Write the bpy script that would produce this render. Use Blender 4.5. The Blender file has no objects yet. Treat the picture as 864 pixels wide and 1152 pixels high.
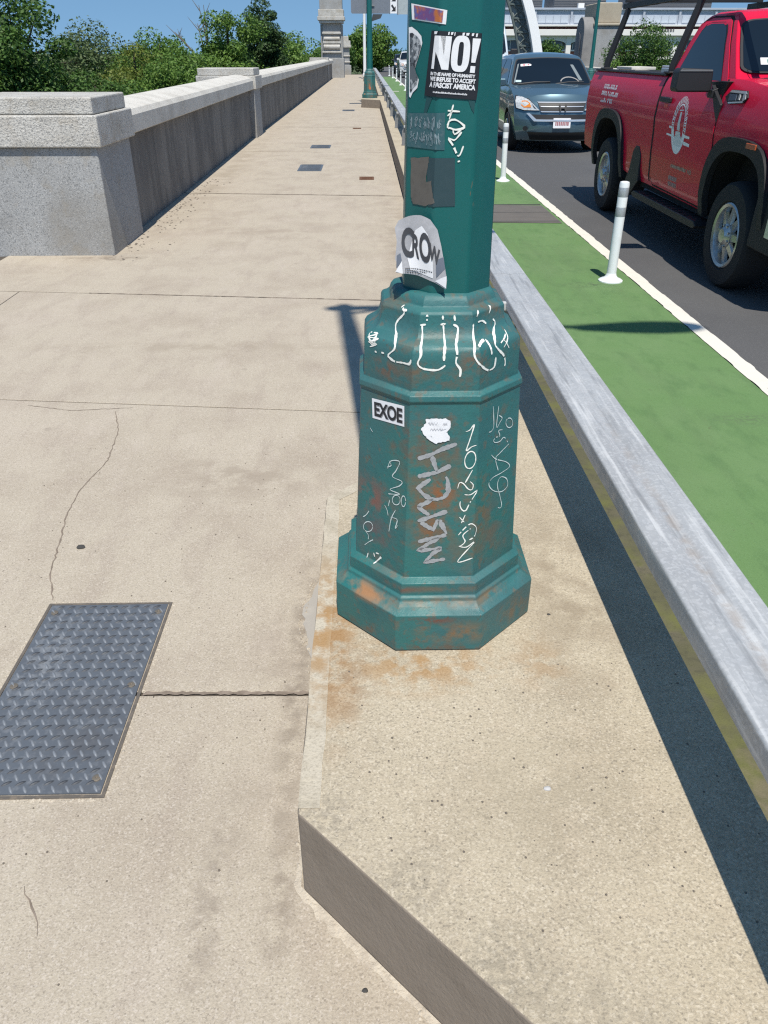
import bpy, bmesh, math, random
import numpy as np
from mathutils import Vector
random.seed(7)
PI = math.pi
SC = bpy.context.scene
COL = SC.collection

# ------------------------------------------------------------------ materials
def M(name, col, rough=.6, metal=0., layers=(), spots=(), bump=(), coat=0., spec=.5, rvar=None, emit=None, sss=None):
    m = bpy.data.materials.new(name); m.use_nodes = True
    nt = m.node_tree; N = nt.nodes; L = nt.links
    bs = N['Principled BSDF']
    bs.inputs['Roughness'].default_value = rough
    bs.inputs['Metallic'].default_value = metal
    bs.inputs['Coat Weight'].default_value = coat
    bs.inputs['Coat Roughness'].default_value = .04
    bs.inputs['Specular IOR Level'].default_value = spec
    tc = N.new('ShaderNodeTexCoord')
    def tex(kind, scale, stretch=None, detail=4):
        src = tc.outputs['Object']
        if stretch:
            mp = N.new('ShaderNodeMapping'); mp.inputs['Scale'].default_value = stretch
            L.new(src, mp.inputs['Vector']); src = mp.outputs['Vector']
        if kind == 'v':
            t = N.new('ShaderNodeTexVoronoi'); t.inputs['Scale'].default_value = scale
            L.new(src, t.inputs['Vector']); 
            s = N.new('ShaderNodeSeparateColor'); L.new(t.outputs['Color'], s.inputs['Color'])
            return s.outputs[0]
        if kind == 'd':
            t = N.new('ShaderNodeTexVoronoi'); t.inputs['Scale'].default_value = scale
            L.new(src, t.inputs['Vector']); return t.outputs['Distance']
        t = N.new('ShaderNodeTexNoise'); t.inputs['Scale'].default_value = scale
        t.inputs['Detail'].default_value = detail; t.inputs['Roughness'].default_value = .6
        L.new(src, t.inputs['Vector']); return t.outputs['Fac']
    def ramp(sock, lo, hi, to=1.):
        r = N.new('ShaderNodeMapRange'); r.clamp = True
        r.inputs['From Min'].default_value = lo; r.inputs['From Max'].default_value = hi
        r.inputs['To Max'].default_value = to
        L.new(sock, r.inputs['Value']); return r.outputs['Result']
    def mul(a, b):
        x = N.new('ShaderNodeMath'); x.operation = 'MULTIPLY'; L.new(a, x.inputs[0]); L.new(b, x.inputs[1]); return x.outputs[0]
    cur = None
    def mix(fac, c2):
        nonlocal cur
        x = N.new('ShaderNodeMix'); x.data_type = 'RGBA'
        L.new(fac, x.inputs[0])
        if cur is None: x.inputs[6].default_value = (*col, 1)
        else: L.new(cur, x.inputs[6])
        x.inputs[7].default_value = (*c2, 1); cur = x.outputs[2]
    rmask = None
    for l in layers:
        kind, scale, c2, lo, hi, fac = l[:6]
        st = l[6] if len(l) > 6 else None
        mk = ramp(tex(kind, scale, st), lo, hi, fac)
        mix(mk, c2)
    for (p, r, c2, fac, nscale) in spots:
        d = N.new('ShaderNodeVectorMath'); d.operation = 'DISTANCE'
        rr = r if isinstance(r, tuple) else (r, r, r)
        mp = N.new('ShaderNodeMapping'); mp.inputs['Scale'].default_value = tuple(1/x for x in rr)
        L.new(tc.outputs['Object'], mp.inputs['Vector']); L.new(mp.outputs['Vector'], d.inputs[0])
        d.inputs[1].default_value = tuple(a/b for a, b in zip(p, rr))
        g = ramp(d.outputs['Value'], 1., .2, 1.)
        n = ramp(tex('n', nscale, None, 6), .43, .57, fac)
        mix(mul(g, n), c2)
    if cur is not None: L.new(cur, bs.inputs['Base Color'])
    else: bs.inputs['Base Color'].default_value = (*col, 1)
    if rvar:
        L.new(ramp(tex('n', rvar[0]), .3, .7, 1.), (mr := N.new('ShaderNodeMapRange')).inputs['Value'])
        mr.inputs['To Min'].default_value = rvar[1]; mr.inputs['To Max'].default_value = rvar[2]
        L.new(mr.outputs['Result'], bs.inputs['Roughness'])
    prev = None
    for b in bump:
        kind, scale, strength, dist = b[:4]
        st = b[4] if len(b) > 4 else None
        bn = N.new('ShaderNodeBump'); bn.inputs['Strength'].default_value = strength; bn.inputs['Distance'].default_value = dist
        L.new(tex(kind, scale, st), bn.inputs['Height'])
        if prev: L.new(prev, bn.inputs['Normal'])
        prev = bn.outputs['Normal']
    if prev: L.new(prev, bs.inputs['Normal'])
    if emit:
        bs.inputs['Emission Color'].default_value = (*emit, 1); bs.inputs['Emission Strength'].default_value = 1
    return m

def leaf_mat(name, c1, c2, c3):
    m = M(name, c1, rough=.55, spec=.3)
    nt = m.node_tree; N = nt.nodes; L = nt.links; bs = N['Principled BSDF']
    g = N.new('ShaderNodeNewGeometry')
    r = N.new('ShaderNodeValToRGB'); e = r.color_ramp.elements
    e[0].color = (*c1, 1); e[0].position = .1; e[1].color = (*c3, 1); e[1].position = .95
    k = e.new(.5); k.color = (*c2, 1)
    L.new(g.outputs['Random Per Island'], r.inputs['Fac'])
    L.new(r.outputs['Color'], bs.inputs['Base Color'])
    tr = N.new('ShaderNodeBsdfTranslucent'); L.new(r.outputs['Color'], tr.inputs['Color'])
    mx = N.new('ShaderNodeMixShader'); mx.inputs[0].default_value = .3
    L.new(bs.outputs[0], mx.inputs[1]); L.new(tr.outputs[0], mx.inputs[2])
    L.new(mx.outputs[0], N['Material Output'].inputs['Surface'])
    return m

# ------------------------------------------------------------------ mesh helpers
def link(name, me, mats, parent=None, loc=None):
    o = bpy.data.objects.new(name, me); COL.objects.link(o)
    for m in (mats if isinstance(mats, (list, tuple)) else [mats]): me.materials.append(m)
    if parent: o.parent = parent
    if loc: o.location = loc
    return o

class MB:
    def __init__(s): s.v = []; s.f = []; s.mi = []
    def add(s, vs, fs, mi=0):
        b = len(s.v); s.v += [tuple(v) for v in vs]
        for f in fs: s.f.append([b+i for i in f]); s.mi.append(mi)
        return s
    def box(s, x0, x1, y0, y1, z0, z1, mi=0):
        v = [(x0,y0,z0),(x1,y0,z0),(x1,y1,z0),(x0,y1,z0),(x0,y0,z1),(x1,y0,z1),(x1,y1,z1),(x0,y1,z1)]
        return s.add(v, [(3,2,1,0),(4,5,6,7),(0,1,5,4),(1,2,6,5),(2,3,7,6),(3,0,4,7)], mi)
    def taper(s, x0, x1, y0, y1, z0, z1, dx, dy, mi=0):
        v = [(x0,y0,z0),(x1,y0,z0),(x1,y1,z0),(x0,y1,z0),(x0+dx,y0+dy,z1),(x1-dx,y0+dy,z1),(x1-dx,y1-dy,z1),(x0+dx,y1-dy,z1)]
        return s.add(v, [(3,2,1,0),(4,5,6,7),(0,1,5,4),(1,2,6,5),(2,3,7,6),(3,0,4,7)], mi)
    def prism(s, poly, lo, hi, axis='z', mi=0, topmi=None):
        n = len(poly)
        def P(a, b, h): return (a,b,h) if axis == 'z' else ((h,a,b) if axis == 'x' else (a,h,b))
        A = sum(poly[i][0]*poly[(i+1)%n][1]-poly[(i+1)%n][0]*poly[i][1] for i in range(n))
        if A < 0: poly = poly[::-1]
        v = [P(a,b,lo) for a,b in poly] + [P(a,b,hi) for a,b in poly]
        fl = (axis == 'y')
        fs = [[i,(i+1)%n,n+(i+1)%n,n+i] for i in range(n)]
        if fl: fs = [f[::-1] for f in fs]
        s.add(v, fs, mi)
        b = len(s.v)-2*n
        top = [b+n+i for i in range(n)]; bot = [b+i for i in range(n)][::-1]
        if fl: top, bot = top[::-1], bot[::-1]
        s.f += [bot, top]; s.mi += [mi, mi if topmi is None else topmi]
        return s
    def tube(s, pts, r, n=10, cap=True, mi=0):
        pts = [Vector(p) for p in pts]; rs = r if isinstance(r, (list, tuple)) else [r]*len(pts)
        b = len(s.v); up = None
        for i, p in enumerate(pts):
            d = (pts[min(i+1, len(pts)-1)] - pts[max(i-1, 0)]).normalized()
            if up is None:
                up = Vector((0,0,1)) if abs(d.z) < .9 else Vector((1,0,0))
            x = d.cross(up).normalized(); y = x.cross(d).normalized(); up = y
            for k in range(n):
                a = 2*PI*k/n
                s.v.append(tuple(p + (x*math.cos(a)+y*math.sin(a))*rs[i]))
        for i in range(len(pts)-1):
            for k in range(n):
                s.f.append([b+i*n+k, b+i*n+(k+1)%n, b+(i+1)*n+(k+1)%n, b+(i+1)*n+k]); s.mi.append(mi)
        if cap:
            s.f.append([b+k for k in range(n)][::-1]); s.f.append([b+(len(pts)-1)*n+k for k in range(n)]); s.mi += [mi, mi]
        return s
    def lathe(s, prof, c=(0,0,0), axis='z', n=24, mi=0, cap=True):
        b = len(s.v)
        for (r, h) in prof:
            for k in range(n):
                a = 2*PI*k/n; u, w = r*math.cos(a), r*math.sin(a)
                p = (u,w,h) if axis == 'z' else ((h,u,w) if axis == 'x' else (w,h,u))
                s.v.append((p[0]+c[0], p[1]+c[1], p[2]+c[2]))
        for i in range(len(prof)-1):
            for k in range(n):
                s.f.append([b+i*n+k, b+i*n+(k+1)%n, b+(i+1)*n+(k+1)%n, b+(i+1)*n+k]); s.mi.append(mi)
        if cap:
            s.f.append([b+k for k in range(n)][::-1]); s.f.append([b+(len(prof)-1)*n+k for k in range(n)]); s.mi += [mi, mi]
        return s
    def mesh(s, name, smooth=35):
        me = bpy.data.meshes.new(name); me.from_pydata(s.v, [], s.f); me.update()
        me.polygons.foreach_set('material_index', s.mi)
        if smooth:
            me.polygons.foreach_set('use_smooth', [True]*len(me.polygons)); me.set_sharp_from_angle(angle=math.radians(smooth))
        return me
    def build(s, name, mats, parent=None, smooth=35, bevel=0, loc=None, seg=2):
        o = link(name, s.mesh(name, smooth), mats, parent, loc)
        if bevel:
            md = o.modifiers.new('bev', 'BEVEL'); md.width = bevel; md.segments = seg; md.limit_method = 'ANGLE'; md.angle_limit = math.radians(28)
            md.harden_normals = True
        return o

def bm_build(bm, name, mats, parent=None, smooth=35, loc=None, bevel=0):
    bmesh.ops.recalc_face_normals(bm, faces=bm.faces)
    me = bpy.data.meshes.new(name); bm.to_mesh(me); bm.free()
    if smooth:
        me.polygons.foreach_set('use_smooth', [True]*len(me.polygons)); me.set_sharp_from_angle(angle=math.radians(smooth))
    o = link(name, me, mats, parent, loc)
    if bevel:
        md = o.modifiers.new('bev', 'BEVEL'); md.width = bevel; md.segments = 2; md.limit_method = 'ANGLE'; md.angle_limit = math.radians(35)
    return o

def cuts(bm, axis, vals):
    for v in vals:
        co = [0,0,0]; no = [0,0,0]; co[axis] = v; no[axis] = 1
        bmesh.ops.bisect_plane(bm, geom=bm.verts[:]+bm.edges[:]+bm.faces[:], plane_co=co, plane_no=no, dist=1e-6)

def poly_bm(polys):
    bm = bmesh.new()
    for p in polys:
        vs = [bm.verts.new((q[0], q[1], 0)) for q in p]; f = bm.faces.new(vs)
    return bm

def patch(bm, mapf, name, mats, parent=None, h=.0008, thick=0., uc=(), vc=(), smooth=35):
    # flat outline (u, v) laid onto a surface mapf(u, v, height); with thick it becomes a solid
    bmesh.ops.triangulate(bm, faces=[f for f in bm.faces if len(f.verts) > 4])
    cuts(bm, 0, uc); cuts(bm, 1, vc)
    if thick:
        r = bmesh.ops.extrude_face_region(bm, geom=bm.faces[:])
        for g in r['geom']:
            if isinstance(g, bmesh.types.BMVert): g.co.z = thick
    for v in bm.verts: v.co = Vector(mapf(v.co.x, v.co.y, h+v.co.z))
    if thick: bmesh.ops.recalc_face_normals(bm, faces=bm.faces)
    me = bpy.data.meshes.new(name); bm.to_mesh(me); bm.free()
    if smooth:
        me.polygons.foreach_set('use_smooth', [True]*len(me.polygons)); me.set_sharp_from_angle(angle=math.radians(smooth))
    return link(name, me, mats, parent)

def text_bm(s, bold=0., spacing=1.):
    # letters normalised into the unit square
    cu = bpy.data.curves.new('t', 'FONT'); cu.body = s; cu.offset = bold; cu.space_character = spacing; cu.resolution_u = 4
    ob = bpy.data.objects.new('t', cu); COL.objects.link(ob)
    dg = bpy.context.evaluated_depsgraph_get()
    me = bpy.data.meshes.new_from_object(ob.evaluated_get(dg))
    bpy.data.objects.remove(ob); bpy.data.curves.remove(cu)
    bm = bmesh.new(); bm.from_mesh(me); bpy.data.meshes.remove(me)
    xs = [v.co.x for v in bm.verts]; ys = [v.co.y for v in bm.verts]
    x0, x1, y0, y1 = min(xs), max(xs), min(ys), max(ys)
    for v in bm.verts: v.co = ((v.co.x-x0)/(x1-x0), (v.co.y-y0)/(y1-y0), 0)
    return bm

def quadmap(q):  # unit square -> quad tl, tr, br, bl
    tl, tr, br, bl = q
    def f(u, v):
        return tuple((bl[i]*(1-u)+br[i]*u)*(1-v)+(tl[i]*(1-u)+tr[i]*u)*v for i in (0,1))
    return f

def thing(name, label, cat, loc=(0,0,0), group=None):
    o = bpy.data.objects.new(name, None); COL.objects.link(o); o.location = loc
    return tag(o, label, cat, group)
def tag(o, label, cat, group=None):
    o['label'] = label; o['category'] = cat
    if group: o['group'] = group
    return o
def struct(o): o['kind'] = 'structure'; return o
def copy_tree(o, parent=None):
    c = o.copy(); COL.objects.link(c)
    if parent: c.parent = parent
    for ch in list(o.children): copy_tree(ch, c)
    return c
def rrect(x0, x1, y0, y1, r, n=4):
    o = []
    for cx, cy, a in ((x1-r,y0+r,-90),(x1-r,y1-r,0),(x0+r,y1-r,90),(x0+r,y0+r,180)):
        for i in range(n+1):
            t = math.radians(a+90*i/n); o.append((cx+r*math.cos(t), cy+r*math.sin(t)))
    return o

# ------------------------------------------------------------------ camera, sun, sky
H = 1.55
PITCH, YAW = math.radians(30.8174), math.radians(1.1944)
cam = bpy.data.cameras.new('camera'); cam_o = bpy.data.objects.new('camera', cam); COL.objects.link(cam_o)
cam.sensor_fit = 'VERTICAL'; cam.sensor_height = 36; cam.lens = 36*865/1152
cam.clip_start = .05; cam.clip_end = 8000
cam_o.location = (0, 0, H); cam_o.rotation_euler = (PI/2-PITCH, 0, -YAW)
SC.camera = cam_o
AZ, EL = math.radians(5.3), math.radians(63)
sun = bpy.data.lights.new('sun', 'SUN'); sun_o = bpy.data.objects.new('sun', sun); COL.objects.link(sun_o)
sun.energy = 4.6; sun.angle = math.radians(.53); sun.color = (1, .945, .85)
sun_o.rotation_euler = Vector((-math.sin(AZ)*math.cos(EL), math.cos(AZ)*math.cos(EL), -math.sin(EL))).to_track_quat('-Z', 'Y').to_euler()
sun_o.location = (2, -8, 20)
W = bpy.data.worlds.new('World'); SC.world = W; W.use_nodes = True
wn = W.node_tree.nodes; wl = W.node_tree.links
sky = wn.new('ShaderNodeTexSky'); sky.sky_type = 'NISHITA'; sky.sun_disc = False
sky.sun_elevation = EL; sky.sun_rotation = PI-AZ; sky.altitude = 300; sky.air_density = 1.15; sky.dust_density = .0; sky.ozone_density = 2.2
tcw = wn.new('ShaderNodeTexCoord'); mpw = wn.new('ShaderNodeMapping'); nrw = wn.new('ShaderNodeVectorMath'); nrw.operation = 'NORMALIZE'
mpw.inputs['Location'].default_value = (0, 0, .25); mpw.inputs['Scale'].default_value = (1, 1, .9)   # clear deep blue air down to the horizon
wl.new(tcw.outputs['Generated'], mpw.inputs['Vector']); wl.new(mpw.outputs[0], nrw.inputs[0]); wl.new(nrw.outputs[0], sky.inputs['Vector'])
hs = wn.new('ShaderNodeHueSaturation'); hs.inputs['Saturation'].default_value = 1.12; hs.inputs['Hue'].default_value = .493; wl.new(sky.outputs[0], hs.inputs['Color']); wl.new(hs.outputs[0], wn['Background'].inputs[0]); wn['Background'].inputs[1].default_value = .108
SC.view_settings.view_transform = 'Standard'; SC.view_settings.look = 'None'; SC.view_settings.exposure = .25; SC.view_settings.gamma = 1
SC.view_settings.use_curve_mapping = False
SC.cycles.use_denoising = False; SC.cycles.pixel_filter_type = 'BLACKMAN_HARRIS'; SC.cycles.filter_width = 1.25; SC.cycles.sample_clamp_indirect = 4
SC.cycles.max_bounces = 6

RZ = -.18       # road level; the sidewalk is z = 0, the kerb top z = .25
KT = .25

# ------------------------------------------------------------------ palette
m_walk = M('sidewalk_concrete', (.415,.362,.284), .9, layers=[('n',2.2,(.30,.245,.19),.45,.75,.75),('n',.7,(.44,.38,.31),.5,.7,.6),('n',9,(.31,.255,.205),.5,.72,.55,(1,.3,1)),('n',5,(.46,.40,.33),.55,.72,.5,(1,.4,1)),
    ('n',170,(.21,.175,.135),.50,.70,.5),('n',210,(.58,.52,.44),.54,.70,.45),('v',250,(.56,.50,.43),.74,.96,.45),('v',300,(.17,.14,.11),.87,.98,.45),('d',2.2,(.25,.21,.17),.05,.03,.4),('n',60,(.47,.405,.33),.56,.72,.4),('n',40,(.26,.215,.17),.58,.78,.4)],
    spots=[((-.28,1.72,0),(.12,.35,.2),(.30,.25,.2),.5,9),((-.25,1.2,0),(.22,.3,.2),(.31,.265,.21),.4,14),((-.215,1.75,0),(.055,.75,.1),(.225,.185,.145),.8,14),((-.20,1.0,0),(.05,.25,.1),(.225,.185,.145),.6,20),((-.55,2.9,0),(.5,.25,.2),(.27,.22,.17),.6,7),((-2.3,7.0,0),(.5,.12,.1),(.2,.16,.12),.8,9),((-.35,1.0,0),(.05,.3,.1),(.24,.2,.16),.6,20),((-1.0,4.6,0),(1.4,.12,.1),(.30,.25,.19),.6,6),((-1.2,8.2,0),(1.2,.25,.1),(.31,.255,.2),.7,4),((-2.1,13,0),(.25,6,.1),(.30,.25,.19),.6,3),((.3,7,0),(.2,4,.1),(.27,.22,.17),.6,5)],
    bump=[('n',230,.7,.003),('n',30,.2,.006)])
m_kerb = M('kerb_concrete', (.44,.378,.278), .9, layers=[('n',3.1,(.30,.25,.18),.45,.72,.75),('n',12,(.47,.395,.29),.5,.72,.6),('n',160,(.20,.165,.12),.48,.68,.55),('n',200,(.60,.52,.40),.54,.70,.5),('v',240,(.60,.53,.42),.74,.96,.5),('v',290,(.16,.135,.105),.87,.98,.5),('n',60,(.49,.41,.30),.56,.72,.4),('n',45,(.26,.215,.155),.58,.78,.45)],
    spots=[((-.10,1.55,.25),(.10,.45,.2),(.30,.155,.05),.8,14),((.12,1.44,.25),(.26,.13,.2),(.33,.18,.06),.7,18),((-.06,1.38,.25),(.09,.16,.1),(.22,.12,.05),.55,30),((.42,1.44,.25),(.1,.14,.1),(.31,.19,.09),.5,22),((.35,1.05,.25),(.3,.2,.2),(.32,.27,.19),.4,9),((.55,1.75,.25),(.2,.6,.2),(.25,.2,.14),.7,6),
      ((-.10,1.0,.25),(.12,.12,.1),(.20,.175,.14),.45,60),((.06,.85,.25),(.14,.12,.1),(.19,.165,.13),.45,60),((.2,.70,.25),(.13,.12,.1),(.18,.16,.125),.45,60),((.35,.60,.25),(.15,.15,.1),(.24,.21,.16),.4,50)],
    bump=[('n',220,.75,.003),('n',30,.25,.006)])
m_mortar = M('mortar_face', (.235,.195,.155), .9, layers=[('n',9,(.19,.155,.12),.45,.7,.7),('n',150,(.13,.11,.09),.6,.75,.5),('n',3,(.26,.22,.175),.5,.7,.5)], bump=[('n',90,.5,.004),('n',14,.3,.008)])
m_lime = M('lime_mortar', (.50,.44,.355), .95, layers=[('n',25,(.36,.31,.25),.45,.65,.8),('n',200,(.25,.22,.18),.6,.75,.5)], bump=[('n',120,.9,.006)])
m_asph = M('asphalt', (.080,.079,.080), .85, layers=[('n',.5,(.10,.099,.099),.45,.65,.8),('n',240,(.028,.028,.03),.5,.7,.6),('v',330,(.16,.155,.15),.86,.97,.6)], bump=[('n',300,.6,.003)])
m_green = M('green_lane_paint', (.112,.205,.070), .85, layers=[('n',1.4,(.14,.225,.092),.45,.7,.8),('n',3,(.10,.165,.065),.5,.7,.6,(1.5,.25,1)),('n',9,(.075,.15,.05),.5,.72,.6,(1,.5,1)),('n',150,(.05,.12,.04),.55,.75,.55),('v',300,(.15,.26,.12),.86,.97,.4),('n',26,(.09,.11,.05),.68,.75,.55)],
    spots=[((2.1,3.85,RZ),(.3,.12,.2),(.08,.10,.06),.45,40),((1.9,6.7,RZ),(.3,.12,.2),(.05,.07,.04),.6,20)], bump=[('n',260,.6,.003)])
m_olive = M('gutter_paint', (.092,.088,.046), .85, layers=[('n',2.5,(.12,.105,.075),.45,.62,.8),('n',30,(.06,.058,.035),.5,.65,.6),('n',6,(.12,.125,.035),.45,.65,.8),('n',120,(.07,.07,.03),.55,.75,.6)], spots=[((.95,1.1,RZ),(.4,.6,.2),(.19,.155,.105),.95,16),((.9,2.15,RZ),(.1,.09,.1),(.28,.24,.2),.9,30)], bump=[('n',200,.6,.003)])
m_gap = M('patch_asphalt', (.125,.115,.105), .9, layers=[('n',5,(.10,.092,.085),.45,.7,.7),('n',200,(.06,.055,.05),.55,.75,.5)], bump=[('n',240,.5,.003)])
m_white = M('road_paint_white', (.66,.625,.55), .8, layers=[('n',7,(.6,.57,.5),.5,.7,.6),('n',40,(.25,.24,.22),.66,.74,.75),('n',180,(.4,.38,.35),.6,.75,.5)], bump=[('n',240,.4,.002)])
m_joint = M('joint_dirt', (.085,.07,.055), 1, layers=[('n',40,(.06,.05,.04),.45,.65,.8)])
m_granite = M('granite', (.52,.505,.47), .85, layers=[('n',2.6,(.33,.315,.28),.45,.7,.75),('v',130,(.17,.17,.17),.70,.9,.75),('v',170,(.62,.61,.58),.82,.96,.6),('n',6,(.36,.31,.24),.52,.72,.6),('n',1.3,(.40,.36,.29),.5,.7,.6)], bump=[('n',70,.9,.012),('v',60,.3,.006)])
m_granite_face = M('granite_body', (.33,.335,.335), .85, layers=[('n',2.2,(.26,.26,.255),.45,.7,.75),('v',130,(.14,.145,.15),.70,.9,.75),('v',170,(.54,.54,.53),.82,.96,.6),('n',9,(.48,.48,.47),.66,.78,.5),('n',5,(.30,.26,.2),.56,.74,.55),('n',1.2,(.24,.225,.20),.5,.68,.6)], bump=[('n',150,.6,.005)])
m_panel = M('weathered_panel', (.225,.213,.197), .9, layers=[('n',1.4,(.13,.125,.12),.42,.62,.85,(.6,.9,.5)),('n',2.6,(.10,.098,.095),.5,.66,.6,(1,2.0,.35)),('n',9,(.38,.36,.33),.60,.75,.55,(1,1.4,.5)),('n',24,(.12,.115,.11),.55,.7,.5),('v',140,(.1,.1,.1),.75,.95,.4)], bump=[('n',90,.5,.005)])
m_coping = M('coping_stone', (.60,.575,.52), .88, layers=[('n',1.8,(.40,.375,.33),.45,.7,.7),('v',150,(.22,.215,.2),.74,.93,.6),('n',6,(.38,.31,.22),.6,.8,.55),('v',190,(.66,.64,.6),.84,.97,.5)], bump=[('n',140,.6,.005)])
RUST = (.20,.085,.03); RUSTG = (.14,.10,.065)
m_base = M('lamp_base_paint', (.024,.140,.132), .5, layers=[('n',3,(.042,.120,.135),.4,.65,.8),('n',9,(.020,.115,.118),.5,.7,.7),('n',5,(.075,.09,.078),.54,.70,.45,(1,1,.6)),('n',14,RUSTG,.58,.68,.5),('n',34,RUSTG,.58,.68,.55),('n',80,(.085,.06,.04),.62,.71,.6),('n',170,(.03,.085,.09),.55,.72,.45)],
    spots=[((-.02,-.2,.66-KT),(.10,.1,.22),(.16,.095,.05),.95,22),((0,-.2,.67-KT),(.06,.08,.06),(.24,.09,.03),.9,40),((-.015,-.2,.58-KT),(.05,.08,.05),(.22,.09,.03),.85,44),((.10,-.18,.60-KT),(.04,.08,.10),(.16,.10,.05),.7,40),((.0,-.19,.56-KT),(.10,.1,.06),(.13,.10,.07),.8,34),((-.17,-.12,.62-KT),(.09,.09,.07),(.20,.085,.065),.9,26),((-.16,-.13,.53-KT),(.08,.09,.06),(.13,.085,.085),.7,30),((-.05,-.20,.80-KT),(.12,.1,.1),(.13,.085,.06),.7,40),((.1,-.17,.52-KT),(.09,.09,.06),(.13,.10,.07),.7,30),
           ((-.06,-.16,.965-KT),(.06,.1,.03),(.15,.095,.055),.85,36),((.06,-.16,.985-KT),(.05,.08,.04),(.17,.09,.05),.85,40),((-.13,-.12,.95-KT),(.05,.08,.03),(.17,.085,.05),.85,36),((0,-.16,.94-KT),(.2,.1,.03),(.11,.095,.07),.7,60),((.09,-.1,1.085-KT),(.05,.05,.03),(.15,.10,.06),.8,40),((0,-.13,1.03-KT),(.15,.05,.02),(.10,.10,.08),.6,50),
           ((-.18,-.16,.372-KT),(.14,.12,.026),(.30,.15,.065),.95,12),((-.1,-.22,.415-KT),(.12,.07,.014),(.15,.085,.06),.9,20),((0,-.25,.385-KT),(.2,.06,.016),(.17,.115,.065),.85,30),((.0,-.22,.416-KT),(.2,.05,.012),(.14,.11,.075),.7,30),((.13,-.2,.385-KT),(.1,.08,.016),(.17,.115,.06),.8,26),((.05,-.27,.31-KT),(.13,.05,.045),(.20,.115,.05),.85,20),((-.02,-.26,.348-KT),(.09,.05,.014),(.15,.055,.035),.9,36),((.22,-.17,.30-KT),(.09,.1,.06),(.15,.11,.065),.85,22),((-.2,-.2,.27-KT),(.1,.1,.02),(.13,.08,.05),.6,40),((0,-.26,.262-KT),(.3,.1,.016),(.12,.075,.05),.7,40),((.14,-.16,.55-KT),(.07,.09,.12),(.12,.10,.075),.6,24),((.08,-.2,.50-KT),(.07,.09,.06),(.13,.10,.065),.6,26),((-.15,-.14,.46-KT),(.09,.1,.05),(.14,.11,.09),.6,30)],
    bump=[('n',70,.3,.004),('n',260,.25,.002)], rvar=(12,.42,.66))
m_shaft = M('lamp_shaft_paint', (.008,.108,.102), .33, layers=[('n',4,(.008,.092,.100),.4,.65,.8,(1,1,.3)),('n',18,(.012,.125,.120),.5,.7,.5,(1,1,.2)),('n',30,(.13,.11,.07),.70,.74,.8,(1,1,.35)),('n',120,(.02,.08,.08),.6,.75,.4)], bump=[('n',40,.12,.003),('n',200,.12,.0015)], rvar=(10,.28,.45))
m_paint = M('paint_pen_white', (.82,.82,.76), .6, layers=[('n',220,(.55,.58,.55),.55,.7,.6)])
m_marker = M('grey_marker', (.33,.34,.35), .5, layers=[('n',90,(.24,.25,.26),.45,.65,.7),('n',300,(.2,.2,.2),.6,.7,.5)])
m_stick = M('sticker_white', (.78,.78,.80), .55, layers=[('n',60,(.62,.63,.66),.5,.7,.6)])
m_black = M('sticker_black', (.012,.013,.018), .5)
m_blackink = M('ink_black', (.02,.02,.024), .6)
m_slate = M('residue_slate', (.022,.052,.062), .6, layers=[('n',60,(.03,.06,.07),.5,.7,.6)])
m_brown = M('residue_brown', (.115,.105,.092), .85, layers=[('n',50,(.09,.082,.072),.5,.7,.7)])
m_shard = M('peel_residue', (.012,.062,.068), .5)
m_scr = M('faded_decal', (.035,.100,.115), .55, layers=[('n',130,(.09,.14,.15),.5,.65,.55)])
m_scrink = M('faded_lettering', (.22,.29,.32), .6)
m_holo = M('holo_foil', (.16,.07,.2), .35, layers=[('n',50,(.50,.16,.03),.5,.6,.9,(1,1,.6)),('n',70,(.08,.13,.32),.55,.65,.9,(.6,1,1)),('n',90,(.4,.3,.1),.66,.7,.9)])
m_silver = M('silver_sticker', (.10,.115,.13), .5, layers=[('n',55,(.42,.44,.46),.5,.56,.9),('n',80,(.02,.02,.025),.56,.6,.9)])
m_paper = M('torn_paper', (.40,.40,.42), .8, layers=[('n',14,(.30,.30,.32),.45,.65,.7),('n',120,(.5,.5,.52),.5,.7,.4)])
m_paperw = M('paper_corner', (.75,.75,.77), .8)
m_galv = M('galvanised_rail', (.43,.44,.445), .5, .22, layers=[('n',9,(.36,.365,.37),.42,.62,.7,(1,.25,1)),('v',150,(.60,.605,.61),.55,.9,.35),('n',30,(.70,.70,.69),.54,.68,.6,(1.6,.07,1)),('n',22,(.22,.225,.23),.54,.68,.65,(1.6,.1,1)),('n',120,(.25,.25,.25),.6,.75,.5)],
    spots=[((.003,1.3,.315),(.020,1.2,.1),(.33,.27,.22),.5,16)], bump=[('n',60,.15,.002)], rvar=(25,.4,.62))
m_galvd = M('galvanised_post', (.30,.31,.32), .55, .5, layers=[('n',12,(.22,.22,.23),.4,.65,.7)])
m_plate = M('diamond_plate', (.125,.140,.160), .55, .25, layers=[('n',7,(.115,.125,.14),.4,.65,.8),('n',40,(.24,.25,.265),.52,.72,.6)], spots=[((-.11,.10,0),(.09,.3,.1),(.30,.31,.32),.5,40),((.1,-.2,0),(.15,.2,.1),(.10,.10,.105),.6,12)], bump=[('n',90,.2,.002)], rvar=(14,.3,.52))
m_frame = M('hatch_frame_iron', (.13,.115,.10), .8, .3, layers=[('n',30,(.22,.18,.14),.5,.65,.8)], bump=[('n',120,.5,.003)])
m_rustplate = M('rusty_iron', (.13,.062,.035), .85, .2, layers=[('n',30,(.2,.1,.055),.5,.65,.8)])
m_screw = M('brass_screw', (.30,.25,.19), .5, .7)
m_deline = M('white_plastic', (.74,.77,.78), .45, layers=[('n',14,(.6,.62,.62),.55,.75,.5)])
m_refl = M('reflective_band', (.50,.53,.55), .35, .3, layers=[('d',160,(.34,.36,.38),.3,.6,.7)])
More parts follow.
